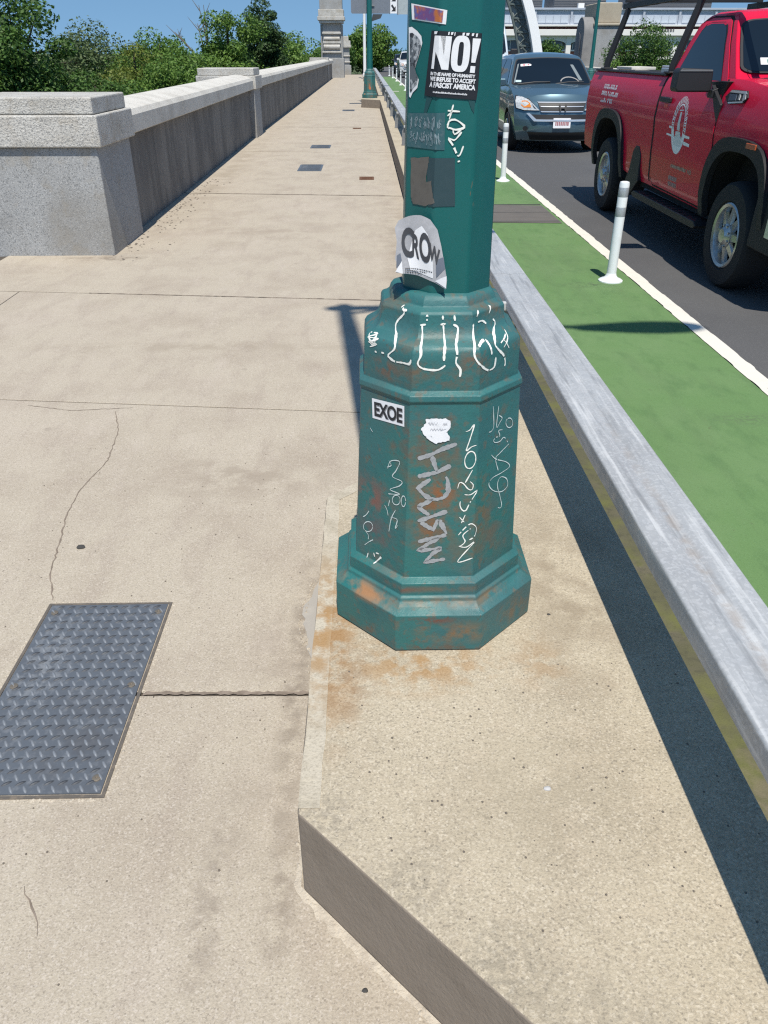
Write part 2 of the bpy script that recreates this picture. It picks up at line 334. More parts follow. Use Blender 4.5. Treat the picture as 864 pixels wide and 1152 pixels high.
m_stone = M('pebble_dark', (.05,.048,.045), .9); m_stone2 = M('pebble_pale', (.45,.44,.43), .7)
m_grass = M('bank_grass', (.055,.085,.025), .95, layers=[('n',.6,(.085,.09,.035),.45,.65,.8),('n',8,(.03,.05,.015),.45,.65,.7)], bump=[('n',20,.6,.05)])
m_bark = M('bark', (.075,.06,.045), .95, bump=[('n',18,.6,.02)])
m_edge = M('edging_concrete', (.47,.42,.335), .9, layers=[('n',14,(.30,.26,.19),.45,.7,.7),('n',170,(.22,.19,.14),.5,.7,.6),('n',40,(.52,.46,.36),.55,.7,.5)], spots=[((-.13,1.6,.25),(.08,.4,.1),(.33,.18,.06),.8,14)], bump=[('n',200,.7,.003)])
STROKES={'paint_pen':('b',2.0,[[(-1.015,1.0811),(-0.893,1.0702),(-1.05,1.0493),(-1.063,1.0348),(-0.904,1.0167),(-0.86,1.0019),(-0.981,0.9841),(-0.951,0.9783),(-0.839,0.9737),(-0.687,0.9766),(-0.553,0.9785),(-0.523,0.9891)],[(-0.916,1.0759),(-0.838,1.0757)],[(-1.264,0.9822),(-1.222,0.9814)],[(-1.125,0.9842),(-1.068,0.9845)],[(-0.366,1.0746),(-0.364,1.0619)],[(-0.489,1.0528),(-0.383,1.0542)],[(-0.454,1.0528),(-0.413,1.0231),(-0.38,1.0005),(-0.422,0.9817),(-0.347,0.9705),(-0.155,0.9664),(-0.065,0.971),(-0.016,0.9772)],[(-0.055,1.055),(-0.036,1.0328),(-0.026,1.0176),(-0.037,1.0002),(-0.037,0.9869)],[(-0.07,1.0727),(-0.063,1.0641)],[(-0.106,1.0537),(-0.008,1.0555)],[(0.15,1.0732),(0.165,1.0616)],[(0.133,1.0536),(0.221,1.0473),(0.196,1.0286),(0.15,1.0176),(0.155,0.9999),(0.141,0.9825),(0.211,0.9672),(0.206,0.9506)],[(0.678,1.0785),(0.612,1.0673)],[(0.899,1.0461),(0.787,1.0546),(0.65,1.0549)],[(0.518,1.0544),(0.481,1.0283),(0.407,1.0047),(0.45,0.9862),(0.56,0.9703),(0.702,0.9579),(0.843,0.9599),(0.87,0.9808)],[(0.496,1.0153),(0.607,1.02),(0.71,1.0202),(0.732,1.0117),(0.769,0.9906)],[(1.076,1.0797),(0.991,1.0655)],[(1.117,1.0504),(1.158,1.039),(0.875,1.0124),(0.911,0.9986),(1.062,0.9793),(1.118,0.9632),(1.116,0.9512)]]),'thin':('b',1.0,[[(1.313,1.0242),(1.066,0.996)],[(1.232,1.0185),(1.002,1.0074)],[(1.088,1.0133),(1.201,0.9899)],[(-1.47,1.0176),(-1.317,1.0179),(-1.446,1.0085),(-1.228,1.011),(-1.404,0.9991),(-1.231,0.9992),(-1.372,0.989)],[(-1.469,1.0165),(-1.331,0.9945),(-1.307,1.0158),(-1.272,0.9964),(-1.419,1.008)],[(0.314,0.8265),(0.369,0.8297),(0.433,0.8428),(0.384,0.8101),(0.334,0.7801),(0.404,0.7891),(0.478,0.7935)],[(0.475,0.7541),(0.457,0.7453),(0.429,0.7387),(0.393,0.7359),(0.358,0.7373),(0.333,0.7423),(0.319,0.7505),(0.319,0.7603),(0.337,0.769),(0.365,0.7755),(0.401,0.7783),(0.436,0.7769),(0.461,0.772),(0.475,0.7638),(0.475,0.7541)],[(0.436,0.7323),(0.338,0.6997)],[(0.231,0.6853),(0.254,0.6997),(0.309,0.698),(0.384,0.6836),(0.439,0.6818),(0.455,0.6946),(0.407,0.7026)],[(0.334,0.669),(0.423,0.6686),(0.517,0.6791),(0.419,0.648),(0.361,0.6268),(0.307,0.629),(0.274,0.6415),(0.278,0.6515)],[(0.275,0.6094),(0.346,0.5957)],[(0.357,0.6155),(0.306,0.5932)],[(0.267,0.5603),(0.379,0.5832),(0.462,0.5912),(0.541,0.5749),(0.503,0.556),(0.434,0.5471)],[(0.445,0.5781),(0.336,0.5598),(0.372,0.5428),(0.315,0.5311),(0.284,0.5292),(0.392,0.5267),(0.5,0.5395),(0.275,0.486),(0.491,0.4957)]]),'hair':('b',0.6,[[(0.82,0.8714),(0.855,0.8222),(0.797,0.8113),(0.742,0.8127)],[(0.957,0.8651),(0.925,0.8156),(1.007,0.8237),(1.058,0.8318),(0.975,0.8419)],[(1.334,0.806),(1.329,0.8009),(1.31,0.7976),(1.27,0.7974),(1.234,0.799),(1.195,0.8034),(1.17,0.8088),(1.158,0.8146),(1.163,0.8196),(1.188,0.8225),(1.223,0.8231),(1.258,0.8215),(1.298,0.8172),(1.323,0.8118),(1.334,0.806)],[(1.079,0.801),(0.981,0.8042),(1.019,0.7892),(0.931,0.7901),(0.868,0.7862),(0.902,0.7783),(1.029,0.7747),(1.127,0.7798),(1.23,0.7617)],[(1.263,0.7558),(1.042,0.7441),(0.938,0.7356),(1.017,0.7004)],[(0.828,0.7511),(0.955,0.733),(1.213,0.7111),(1.305,0.6932),(1.1,0.6888),(0.886,0.6886),(0.797,0.678),(0.867,0.6597),(0.995,0.6449),(1.153,0.6361),(1.276,0.6429),(1.248,0.6633),(1.117,0.6774),(1.041,0.6744),(1.018,0.6575),(1.093,0.6258),(1.147,0.5982),(1.108,0.5922),(1.036,0.5996)],[(-0.892,0.7153),(-0.836,0.7375),(-0.66,0.7454),(-0.721,0.7199),(-0.79,0.7001),(-0.603,0.6983),(-0.646,0.6844),(-0.83,0.6638),(-0.638,0.6634),(-0.864,0.6501)],[(-0.874,0.7369),(-0.822,0.727),(-0.901,0.719)],[(-0.624,0.6485),(-0.629,0.6427),(-0.65,0.6367),(-0.68,0.6323),(-0.714,0.6303),(-0.746,0.6307),(-0.77,0.6337),(-0.778,0.639),(-0.773,0.6448),(-0.752,0.6507),(-0.721,0.6551),(-0.688,0.6571),(-0.655,0.6567),(-0.632,0.6537),(-0.624,0.6485)],[(-0.518,0.652),(-0.52,0.6458),(-0.531,0.6401),(-0.546,0.6365),(-0.566,0.635),(-0.581,0.6371),(-0.596,0.6408),(-0.602,0.6465),(-0.598,0.6531),(-0.589,0.6584),(-0.571,0.6624),(-0.553,0.6634),(-0.536,0.6618),(-0.524,0.6576),(-0.518,0.652)],[(-0.932,0.6158),(-0.879,0.6056),(-0.854,0.592)],[(-0.856,0.6173),(-0.831,0.6355)],[(-0.801,0.5903),(-0.67,0.5924),(-0.705,0.5662),(-0.652,0.5784)],[(-0.706,0.6168),(-0.788,0.5877),(-0.827,0.5491)],[(-1.248,0.5786),(-1.306,0.5635),(-1.369,0.5536)],[(-1.159,0.5398),(-1.171,0.5326),(-1.193,0.5262),(-1.234,0.5204),(-1.278,0.5172),(-1.319,0.5171),(-1.346,0.5204),(-1.355,0.5261),(-1.348,0.5329),(-1.321,0.5398),(-1.285,0.545),(-1.24,0.5481),(-1.2,0.5481),(-1.173,0.545),(-1.159,0.5398)],[(-1.323,0.5159),(-1.25,0.5096),(-1.246,0.4967)],[(-1.32,0.4743),(-1.239,0.4888),(-1.145,0.5026)],[(-1.276,0.7993),(-1.221,0.7911)]]),'bold':('b',1.6,[[(-1.26,0.4414),(-1.24,0.4565)],[(-1.089,0.4386),(-0.967,0.4647)],[(-1.123,0.4654),(-1.102,0.4552)],[(-1.078,0.4687),(-1.015,0.4704)]]),'marker':('b',3.6,[[(-0.364,0.7614),(-0.287,0.7652),(-0.185,0.7703),(-0.021,0.7843),(0.194,0.7973)],[(-0.162,0.7688),(-0.081,0.7287)],[(-0.356,0.7167),(-0.226,0.7215),(-0.08,0.727),(0.118,0.7437)],[(-0.167,0.7099),(-0.261,0.6989),(-0.349,0.6868),(-0.268,0.6717),(-0.161,0.6586),(-0.058,0.6573),(0.037,0.662),(0.097,0.6777),(0.082,0.7065),(0.053,0.7158)],[(-0.34,0.6395),(-0.237,0.6467),(-0.12,0.6573)],[(-0.34,0.6391),(-0.259,0.627),(-0.166,0.6158)],[(-0.333,0.5999),(-0.216,0.6065),(-0.1,0.6138),(0.091,0.6256)],[(-0.287,0.5968),(-0.199,0.5859),(-0.103,0.5758),(-0.033,0.6037)],[(-0.021,0.6029),(0.036,0.5845),(0.098,0.5637)],[(-0.315,0.5431),(-0.114,0.5528),(0.092,0.5613)],[(-0.01,0.5537),(-0.163,0.538),(-0.31,0.5194),(-0.16,0.521),(0.035,0.5255)],[(0.029,0.524),(-0.092,0.5105),(-0.209,0.4852),(-0.075,0.4891),(0.089,0.494)]]),'tag':('s',2.2,[[(-0.082,1.466),(-0.171,1.4407)],[(-0.217,1.4559),(0.09,1.4543)],[(-0.107,1.4534),(-0.221,1.4471)],[(-0.21,1.4264),(-0.178,1.4376),(-0.029,1.4407),(0.156,1.4334),(0.216,1.427),(0.006,1.4231),(-0.153,1.4264),(-0.199,1.4254)],[(-0.065,1.4225),(-0.022,1.4151),(0.148,1.4231)],[(0.156,1.4192),(0.06,1.4102),(-0.031,1.4047),(-0.176,1.4086),(-0.049,1.3956),(0.105,1.3767),(0.217,1.3946)],[(0.087,1.3664),(0.146,1.368)]]),'scr':('s',1.2,[[(-1.352,1.4395),(-1.125,1.437),(-1.286,1.4299),(-1.089,1.4241),(-1.347,1.4215)],[(-1.061,1.4372),(-0.836,1.4364),(-0.974,1.4213),(-0.742,1.4287),(-0.625,1.4403),(-0.583,1.4261)],[(-1.368,1.4131),(-1.149,1.4157),(-1.305,1.4),(-1.108,1.4076),(-1.021,1.4162),(-1.041,1.398),(-0.895,1.4151),(-0.786,1.4025),(-0.67,1.4161),(-0.536,1.4004),(-0.416,1.4184),(-0.377,1.4021)],[(-1.335,1.3949),(-0.979,1.3949),(-0.531,1.3955),(-0.339,1.4038)]])}
PATCH={'blob':('b',[(-0.328,0.8349),(-0.267,0.847),(-0.274,0.8566),(-0.164,0.8594),(-0.078,0.8566),(0.01,0.8594),(0.084,0.852),(0.088,0.8373),(0.036,0.8258),(0.084,0.8166),(0.077,0.8048),(-0.012,0.8032),(-0.109,0.7977),(-0.209,0.8065),(-0.28,0.8191),(-0.306,0.8238)]),'exoe':('b',[(-1.259,0.8735),(-0.606,0.8828),(-0.593,0.8344),(-1.234,0.826)]),'holo':('s',[(-1.426,1.6295),(-0.322,1.617),(-0.344,1.5952),(-1.39,1.6043)]),'poster':('s',[(-0.725,1.586),(0.553,1.5815),(0.49,1.4737),(-0.901,1.4806)]),'no':('s',[(-0.679,1.5802),(0.508,1.5766),(0.466,1.5171),(-0.706,1.5205)]),'slate':('s',[(-0.783,1.3727),(0.013,1.3731),(0.067,1.2839),(-0.667,1.2827)]),'brown':('s',[(-1.313,1.3686),(-0.679,1.3738),(-0.726,1.352),(-0.775,1.327),(-0.59,1.3316),(-0.506,1.3007),(-0.47,1.2906),(-0.789,1.2817),(-1.201,1.2837),(-1.276,1.2946)]),'scrawl':('s',[(-1.442,1.4491),(-0.282,1.4524),(-0.263,1.3875),(-1.469,1.3891)]),'silver':('s',[(-1.492,1.5919),(-1.389,1.5927),(-1.202,1.5857),(-1.064,1.5776),(-1.025,1.5667),(-1.128,1.5464),(-1.25,1.5251),(-1.194,1.5144),(-1.111,1.5067),(-1.153,1.4927),(-1.307,1.4845),(-1.382,1.4755),(-1.43,1.4779)]),'shard1':('s',[(-0.832,1.4799),(-0.645,1.4772),(-0.885,1.4411),(-0.948,1.4409)]),'shard2':('s',[(0.29,1.4737),(0.461,1.4721),(0.449,1.4512),(0.377,1.4581)])}
# ------------------------------------------------------------------ terrain, sidewalk, kerb, road
def sstep(a, b, x):
    t = max(0, min(1, (x-a)/(b-a))); return t*t*(3-2*t)
def land_z(x, y):
    base = -4.6 + 4.1*sstep(38, 78, y)
    return base + (2.0*sstep(13, 17, x)*(1-sstep(38, 78, y)))
ys = [-400,-150,-60,-30,-10,0,10,20,28,34,38,42,46,50,54,58,62,66,70,74,78,85,95,110,140,200,320,600,1200,3000]
xs = [-3000,-900,-300,-140,-80,-55,-40,-30,-24,-20,-16,-12,-9,-6,-3.5,0,4,8,12,13,14,15,16,17,20,25,32,42,60,90,160,400,1000,3000]
mb = MB(); nx = len(xs)
mb.add([(x, y, land_z(x, y)) for y in ys for x in xs], [[j*nx+i, j*nx+i+1, (j+1)*nx+i+1, (j+1)*nx+i] for j in range(len(ys)-1) for i in range(nx-1)])
struct(mb.build('terrain', m_grass, smooth=180))

# bridge deck carrying everything
mb = MB(); mb.box(-6.2, 13.0, -6, 76.5, -1.25, -.32); struct(mb.build('bridge_deck', m_mortar))
# sidewalk slabs with open joints
SK = -.11
joints = [(-3.5, SK), (-1.2, SK), (1.62, -.02), (3.685, SK), (5.74, SK), (10.55, SK), (15.5, -.08), (21, -.06), (27.6, -.04), (34, 0), (42, 0), (52, 0), (62, 0), (75.2, 0)]
mb = MB()
def jy(j, x): return j[0] + j[1]*(x+1)
wall_x = -2.72
for a, b in zip(joints, joints[1:]):
    xr = .455
    g = .0045 if a[0] > 2.2 else .007
    spans = [(-6.2, -2.645), (-2.637, xr)] if b[0] < 8 else [(-3.2, xr)]
    for x0, x1 in spans:
        g0, g1 = [(.008 if q == 1.62 else .0055 if q < 4 else .009 if q < 9 else .024) for q in (a[0], b[0])]
        n = 1
        v = [(x0, jy(a,x0)+g0), (x1, jy(a,x1)+g0), (x1, jy(b,x1)-g1), (x0, jy(b,x0)-g1)]
        mb.prism(v, -.3, 0)
sw = struct(mb.build('sidewalk', m_walk, bevel=.003))
mb = MB(); mb.box(-6.2, .455, -3.4, 75.2, -.31, -.005); struct(mb.build('joint_filler', m_joint))

def ribbon(pts, w, z, jit=.3, step=.02, seed=1, ends=True):
    rnd = random.Random(seed); out = []
    for (x0,y0), (x1,y1) in zip(pts, pts[1:]):
        L = math.hypot(x1-x0, y1-y0); n = max(1, int(L/step))
        for i in range(n): out.append((x0+(x1-x0)*i/n + rnd.uniform(-1,1)*w*jit*1.5, y0+(y1-y0)*i/n + rnd.uniform(-1,1)*w*jit*1.5))
    out.append(pts[-1]); mb = MB(); vs = []
    for i, p in enumerate(out):
        a = out[max(0,i-1)]; b = out[min(len(out)-1,i+1)]; d = math.hypot(b[0]-a[0], b[1]-a[1]) or 1
        nx_, ny_ = -(b[1]-a[1])/d, (b[0]-a[0])/d
        k = w*.5*(1+rnd.uniform(-jit,jit)) * (1 if not ends else min(1, .25+min(i, len(out)-1-i)*.3))
        vs += [(p[0]+nx_*k, p[1]+ny_*k, z), (p[0]-nx_*k, p[1]-ny_*k, z)]
    mb.add(vs, [[2*i, 2*i+1, 2*i+3, 2*i+2] for i in range(len(out)-1)]); return mb
m_crack = M('crack_dark', (.17,.135,.105), 1, layers=[('n',30,(.26,.21,.17),.4,.65,.8)])
for i, pts in enumerate([
    [(-1.28,3.62),(-1.20,3.38),(-1.17,3.15),(-1.16,3.07),(-1.20,2.80),(-1.19,2.62),(-1.15,2.42),(-1.11,2.20),(-1.05,2.05)],
    [(-1.20,3.66),(-1.5,3.63),(-1.75,3.70)], [(-.76,.72+.31),(-.70,.95),(-.69,.92)]]):
    struct(ribbon(pts, .0045 if i < 2 else .003, .0012, .5, .02, i).build('crack', m_crack, sw, smooth=0))
def spall(x0, x1, y0, y1, w, step, seed):
    rn_ = random.Random(seed); n = int((x1-x0)/step); vs = []
    for i in range(n+1):
        t_ = i/n; y = y0+(y1-y0)*t_; k = w*(.45+.55*abs(math.sin(i*.7+seed)))
        vs += [(x0+(x1-x0)*t_, y+k*rn_.uniform(.3,1), .0012), (x0+(x1-x0)*t_, y-k*rn_.uniform(.3,1), .0012)]
    mb = MB(); mb.add(vs, [[2*i,2*i+1,2*i+3,2*i+2] for i in range(n)]); struct(mb.build('joint_spall', m_crack, sw, smooth=0))
spall(-.645, -.16, 1.613, 1.605, .011, .012, 1); spall(-2.1, .2, 5.861, 5.608, .012, .03, 2); spall(-2.2, .3, 10.68, 10.41, .03, .05, 3); spall(-2.2, .3, 21.07, 20.92, .05, .08, 4)
# smear of old mortar on the slab beside the kerb
m_patch = M('smooth_patch', (.34,.315,.28), .85, layers=[('n',20,(.42,.39,.34),.5,.7,.7)])
rnd = random.Random(4)
pts = [(-.157,2.17)] + [(-.157-.045*math.sin(PI*min(1,(2.17-y)/.45))*(.8+.5*rnd.random())-.012, y) for y in np.linspace(2.14,1.66,22)] + [(-.157,1.62)]
mb = MB(); mb.prism(pts, .0, .002); struct(mb.build('mortar_smear', m_patch, sw, smooth=0))
mb = MB()
for y in np.linspace(2.13,1.66,60):
    x = -.157-.045*math.sin(PI*min(1,(2.17-y)/.45))-.02+rnd.uniform(-.012,.012); r = rnd.uniform(.0015,.004)
    mb.lathe([(r*1.2,0),(r,.003),(r*.4,.005)], (x, y+rnd.uniform(-.01,.01), .0005), n=6)
struct(mb.build('mortar_crumbs', m_lime, sw))

def pad(dy, dx=0): # plan outline of a lamp pad, on the sidewalk side of the kerb
    return [(.46,.40+dy),(-.152+dx,1.012+dy),(-.148+dx,2.28+dy),(-.045+dx,2.385+dy),(.46,2.89+dy)]
DL = 27.9
ctop = [(.46,-3.4)] + pad(0) + pad(DL) + pad(2*DL) + [(.46,75.2),(.78,75.2),(.78,-3.4)]
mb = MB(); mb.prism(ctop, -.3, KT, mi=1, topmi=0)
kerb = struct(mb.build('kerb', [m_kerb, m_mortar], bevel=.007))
mb = MB(); mb.box(.7805,.798,-3.4,75.2,RZ-.1,-.11); struct(mb.build('added_ledge', m_lime, kerb))  # pale ledge added so a sunlit line shows along the kerb edge
# border strip along the pad edge
for k in range(3):
    o_ = struct(ribbon([(-.128,1.02),(-.124,2.27),(-.035,2.365)], .044, KT+.0012+k*0, .03, .06, 8, False).build('kerb_edging', m_edge, kerb, smooth=0)) if k == 0 else None
# crumbly mortar fillet along the foot of the pad
mb = MB(); rnd = random.Random(11)
for a, b, n in (((-.165,1.03),(-.165,1.24),26), ((-.165,1.02),(.44,.41),90)):
    for i in range(n//2):
        t = rnd.random(); x = a[0]+(b[0]-a[0])*t; y = a[1]+(b[1]-a[1])*t
        w = .004+.010*rnd.random()*abs(math.sin(9*t+1))
        x -= w*.9*rnd.random()+.002; y -= w*.9*rnd.random() if b[0] > 0 else 0
        r = rnd.uniform(.0015,.0048)
        mb.lathe([(r*1.5,0),(r*1.1,r*.5),(r*.4,r*.8)], (x, y, 0), n=6)
struct(mb.build('mortar_fillet', m_lime, kerb))
rnd = random.Random(12); top_ = []; low_ = []
for a, b, n in (((-.158,1.30),(-.158,1.016),20), ((-.158,1.016),(.45,.408),60)):
    for i in range(n):
        t_ = i/n; x = a[0]+(b[0]-a[0])*t_; y = a[1]+(b[1]-a[1])*t_; w = .008+.012*abs(math.sin(7*t_+n))*rnd.uniform(.3,1)
        top_.append((x, y, .0035)); low_.append((x-w, y-(w if n > 30 else w*.3), .0008))
mb = MB(); n = len(top_); mb.add(top_+low_, [[i, n+i, n+i+1, i+1] for i in range(n-1)]); struct(mb.build('mortar_smear', m_lime, kerb, smooth=60))

mb = MB(); mb.box(.78, 12.2, -6, 420, -.6, RZ); struct(mb.build('road', m_asph, smooth=0))
mb = MB(); mb.add([(1.14,-6,RZ+.004),(2.34,-6,RZ+.004),(2.34,76,RZ+.004),(1.14,76,RZ+.004)], [(0,1,2,3)]); struct(mb.build('bike_lane', m_green, smooth=0))
mb = MB(); mb.add([(.80,-6,RZ+.004),(1.14,-6,RZ+.004),(1.14,76,RZ+.004),(.80,76,RZ+.004)], [(0,1,2,3)]); struct(mb.build('gutter', m_olive, smooth=0))
def jagged(x0, x1, y0, y1, step, jit, seed):
    rnd = random.Random(seed); n = int((y1-y0)/step); vs = []
    jl = jr = 0
    for i in range(n+1):
        y = y0+(y1-y0)*i/n
        if rnd.random() < .5: jl = rnd.uniform(-jit, jit*.3)
        if rnd.random() < .5: jr = rnd.uniform(-jit*.6, jit)
        vs += [(x0+jl, y), (x1+jr, y)]
    return vs, n
vs, n = jagged(2.345, 2.458, -6, 76, .05, .008, 3)
mb = MB(); mb.add([(x,y,RZ+.008) for x,y in vs], [[2*i,2*i+1,2*i+3,2*i+2] for i in range(n)]); struct(mb.build('lane_line', m_white, smooth=0))
mb = MB(); mb.add([(.785,9.62,RZ+.009),(2.30,9.50,RZ+.009),(2.30,10.72,RZ+.009),(.785,10.86,RZ+.009)], [(0,1,2,3)]); g = struct(mb.build('road_patch', m_gap, smooth=0))
mb = MB()
for y in (9.62, 10.22, 10.80): mb.box(.785, 2.30, y-.012, y+.012, RZ+.009, RZ+.0125)
struct(mb.build('patch_seam', m_asph, g, smooth=0))
mb = MB(); mb.add([(1.25,46,RZ+.009),(1.75,46,RZ+.009),(1.75,46.5,RZ+.009),(1.25,46.5,RZ+.009)], [(0,1,2,3)]); struct(mb.build('lane_mark', m_white, smooth=0))
mb = MB(); mb.box(11.4, 12.2, -6, 76, -.3, .02); struct(mb.build('far_kerb', m_kerb))
vs, n = jagged(5.55, 5.65, -6, 76, .3, .006, 5)
mb = MB(); mb.add([(x,y,RZ+.004) for x,y in vs], [[2*i,2*i+1,2*i+3,2*i+2] for i in range(n)]); struct(mb.build('centre_line', m_white, smooth=0))

# ------------------------------------------------------------------ hatch with raised tread
t = thing('utility_hatch', 'large diamond plate steel hatch set in the sidewalk with six screws', 'hatch', (-.852, 1.645, 0))
hw, hl = .188, .374
mb = MB(); mb.prism([(-hw,-hl),(hw,-hl),(hw,hl),(-hw,hl)], -.02, .004)
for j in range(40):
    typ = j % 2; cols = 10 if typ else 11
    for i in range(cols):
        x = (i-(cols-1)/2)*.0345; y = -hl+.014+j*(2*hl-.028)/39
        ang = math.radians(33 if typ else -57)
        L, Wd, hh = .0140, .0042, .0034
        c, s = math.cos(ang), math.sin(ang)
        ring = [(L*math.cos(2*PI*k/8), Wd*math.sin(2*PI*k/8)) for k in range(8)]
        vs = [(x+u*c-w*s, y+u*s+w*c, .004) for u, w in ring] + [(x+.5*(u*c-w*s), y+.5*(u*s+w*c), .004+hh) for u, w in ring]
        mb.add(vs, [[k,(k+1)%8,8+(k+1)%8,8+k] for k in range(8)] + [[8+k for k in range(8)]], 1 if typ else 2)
mb.build('cover_plate', [m_plate, M('shaded_tread', (.045,.05,.06), .6, .25, layers=[('n',40,(.09,.10,.11),.5,.7,.6)]), M('lit_tread', (.24,.255,.275), .45, .3)], t, smooth=60)
mb = MB()
for x0,x1,y0,y1 in ((-hw-.012,-hw-.003,-hl-.012,hl+.012),(hw+.003,hw+.012,-hl-.012,hl+.012),(-hw-.003,hw+.003,-hl-.012,-hl-.003),(-hw-.003,hw+.003,hl+.003,hl+.012)):
    mb.box(x0,x1,y0,y1,-.01,.0025)
mb.build('frame', m_frame, t)
mb = MB(); rnd = random.Random(2)
for k in range(260):
    e = rnd.random()
    if e < .62: x = (hw+.014+rnd.random()*.009)*(1 if rnd.random() < .75 else -1); y = rnd.uniform(-hl,hl)
    else: x = rnd.uniform(-hw,hw); y = (hl+.014+rnd.random()*.008)*(-1 if rnd.random() < .7 else 1)
    r = rnd.uniform(.001,.0032); mb.lathe([(r*1.5,0),(r,r*.5),(r*.4,r*.8)], (x,y,.0003), n=6)
g = mb.build('mortar_crumbs', m_lime, t); g['kind'] = 'stuff'
for sx in (-1,1):
    for y in (-hl+.045, 0.0, hl-.04):
        mb = MB(); mb.lathe([(.011,.004),(.011,.0062),(.009,.0068),(.003,.0068),(.002,.005)], (sx*(hw-.022), y, 0), n=16); mb.build('screw', m_screw, t)
def small_hatch(name, x, y, w, l, mat, label):
    mb = MB(); mb.prism(rrect(-w/2,w/2,-l/2,l/2,.01), -.02, .004); 
    for k in range(int(l/.05)): mb.box(-w/2+.03, w/2-.03, -l/2+.03+k*.05, -l/2+.045+k*.05, .004, .0065)
    tag(mb.build(name, mat, loc=(x,y,0)), label, 'hatch')
small_hatch('utility_hatch', -.88, 13.2, .37, .80, m_plate, 'nearer of two small dark steel covers far along the sidewalk')
small_hatch('utility_hatch', -.88, 16.4, .38, .62, m_plate, 'farther of two small dark steel covers along the sidewalk')
small_hatch('utility_hatch', -.0, 12.0, .21, .32, m_rustplate, 'small rusty brown cover in the sidewalk near the kerb')
small_hatch('utility_hatch', -.55, 27.4, .38, .7, m_plate, 'dark cover on the sidewalk in front of the distant lamp post pad')
small_hatch('utility_hatch', -.22, 20.6, .2, .3, m_rustplate, 'tiny rusty cover halfway to the distant lamp post pad')

def pebble(x, y, z, r, mat, name, label, seed):
    bm = bmesh.new(); bmesh.ops.create_icosphere(bm, subdivisions=2, radius=1); rn = random.Random(seed)
    for v in bm.verts:
        k = 1+rn.uniform(-.16,.16); v.co = (v.co.x*r*1.25*k, v.co.y*r*.95*k, max(-.2,v.co.z)*r*.55*k)
    tag(bm_build(bm, name, mat, smooth=50, loc=(x,y,z+r*.1)), label, 'pebble' if name == 'pebble' else 'debris')
pebble(-1.058, 2.367, .001, .013, m_stone, 'pebble', 'flat black lump lying on the sidewalk above the steel hatch', 1)
pebble(.358, 1.06, KT, .0065, m_stone2, 'pebble', 'tiny grey stone on the concrete pad in front of the lamp base', 2)
pebble(.478, 1.63, KT, .004, m_stone, 'pebble', 'tiny dark chip on the pad right of the lamp base', 5)
pebble(-.02, .80, .0, .005, m_stone, 'pebble', 'dark chip on the sidewalk beside the pad corner', 6)
rnd = random.Random(21); bmx = MB()
for k in range(200):
    x, y = rnd.uniform(-1.4,-.2), rnd.uniform(.45,3.4); r = rnd.uniform(.0012,.0028)
    bmx.lathe([(r*1.2,0),(r,r*.6),(r*.4,r)], (x,y,0), n=5)
for k in range(120):
    x, y = rnd.uniform(-.13,.75), rnd.uniform(.7,1.45); r = rnd.uniform(.001,.0026)
    if x+y < .95: continue
    bmx.lathe([(r*1.2,0),(r,r*.6),(r*.4,r)], (x,y,KT), n=5)
for k in range(160):
    x, y = -2.27+abs(rnd.gauss(0,.16)), rnd.uniform(6.9,12); r = rnd.uniform(.004,.012)
    bmx.lathe([(r*1.2,0),(r,r*.4),(r*.4,r*.6)], (x,y,0), n=5)
g = bmx.build('grit', M('grit_brown',(.13,.11,.09),.9)); g['kind'] = 'stuff'; g['label'] = 'loose dark grit scattered on the concrete'

# ------------------------------------------------------------------ lamp posts
LX, LY = .166, 1.746
PROF = [(.257,.25),(.257,.362),(.2505,.367),(.237,.3765),(.2275,.386),(.2255,.3935),(.2195,.3985),(.219,.432),(.203,.442),(.184,.890),(.1885,.898),(.187,.910),(.1765,.918),(.1755,.985),(.1742,1.004),(.169,1.013),(.161,1.0185),(.149,1.026),(.1415,1.0345),(.137,1.050),(.1353,1.0735),(.131,1.079),(.123,1.0815),(.1165,1.086),(.113,1.097),(.107,1.105),(.100,1.1085),(.094,1.109)]
def aprof(z):
    z = max(.2501, min(1.1089, z))
    for (a0,z0),(a1,z1) in zip(PROF, PROF[1:]):
        if z0 <= z <= z1: return a0+(a1-a0)*((z-z0)/(z1-z0))
def ashaft(z): return .0955-(z-1.1)*.0105 if z < 2 else .08605-(z-2)*.006
def lamp_surf(which, s, z, off):   # point on the octagon, local to the lamp's foot
    a = ashaft(z) if which == 's' else aprof(z)
    k = math.floor(s+.5); u = (s-k)*2; th = (k+6)*PI/4
    n = (math.cos(th), math.sin(th)); t_ = (-n[1], n[0]); cx = .007 if which == 's' else 0
    return (n[0]*(a+off)+t_[0]*u*.41421*a+cx, n[1]*(a+off)+t_[1]*u*.41421*a, z-KT)
PROF[0] = (.257,.254)
def octa(prof, cx=0):
    mb = MB(); n = len(prof)
    for a, z in prof:
        for k in range(8):
            th = PI/8+k*PI/4; r = a/math.cos(PI/8); mb.v.append((cx+r*math.cos(th), r*math.sin(th), z-KT))
    for i in range(n-1):
        for k in range(8): mb.f.append([i*8+k, i*8+(k+1)%8, (i+1)*8+(k+1)%8, (i+1)*8+k]); mb.mi.append(0)
    mb.f += [[k for k in range(8)][::-1], [(n-1)*8+k for k in range(8)]]; mb.mi += [0,0]
    return mb
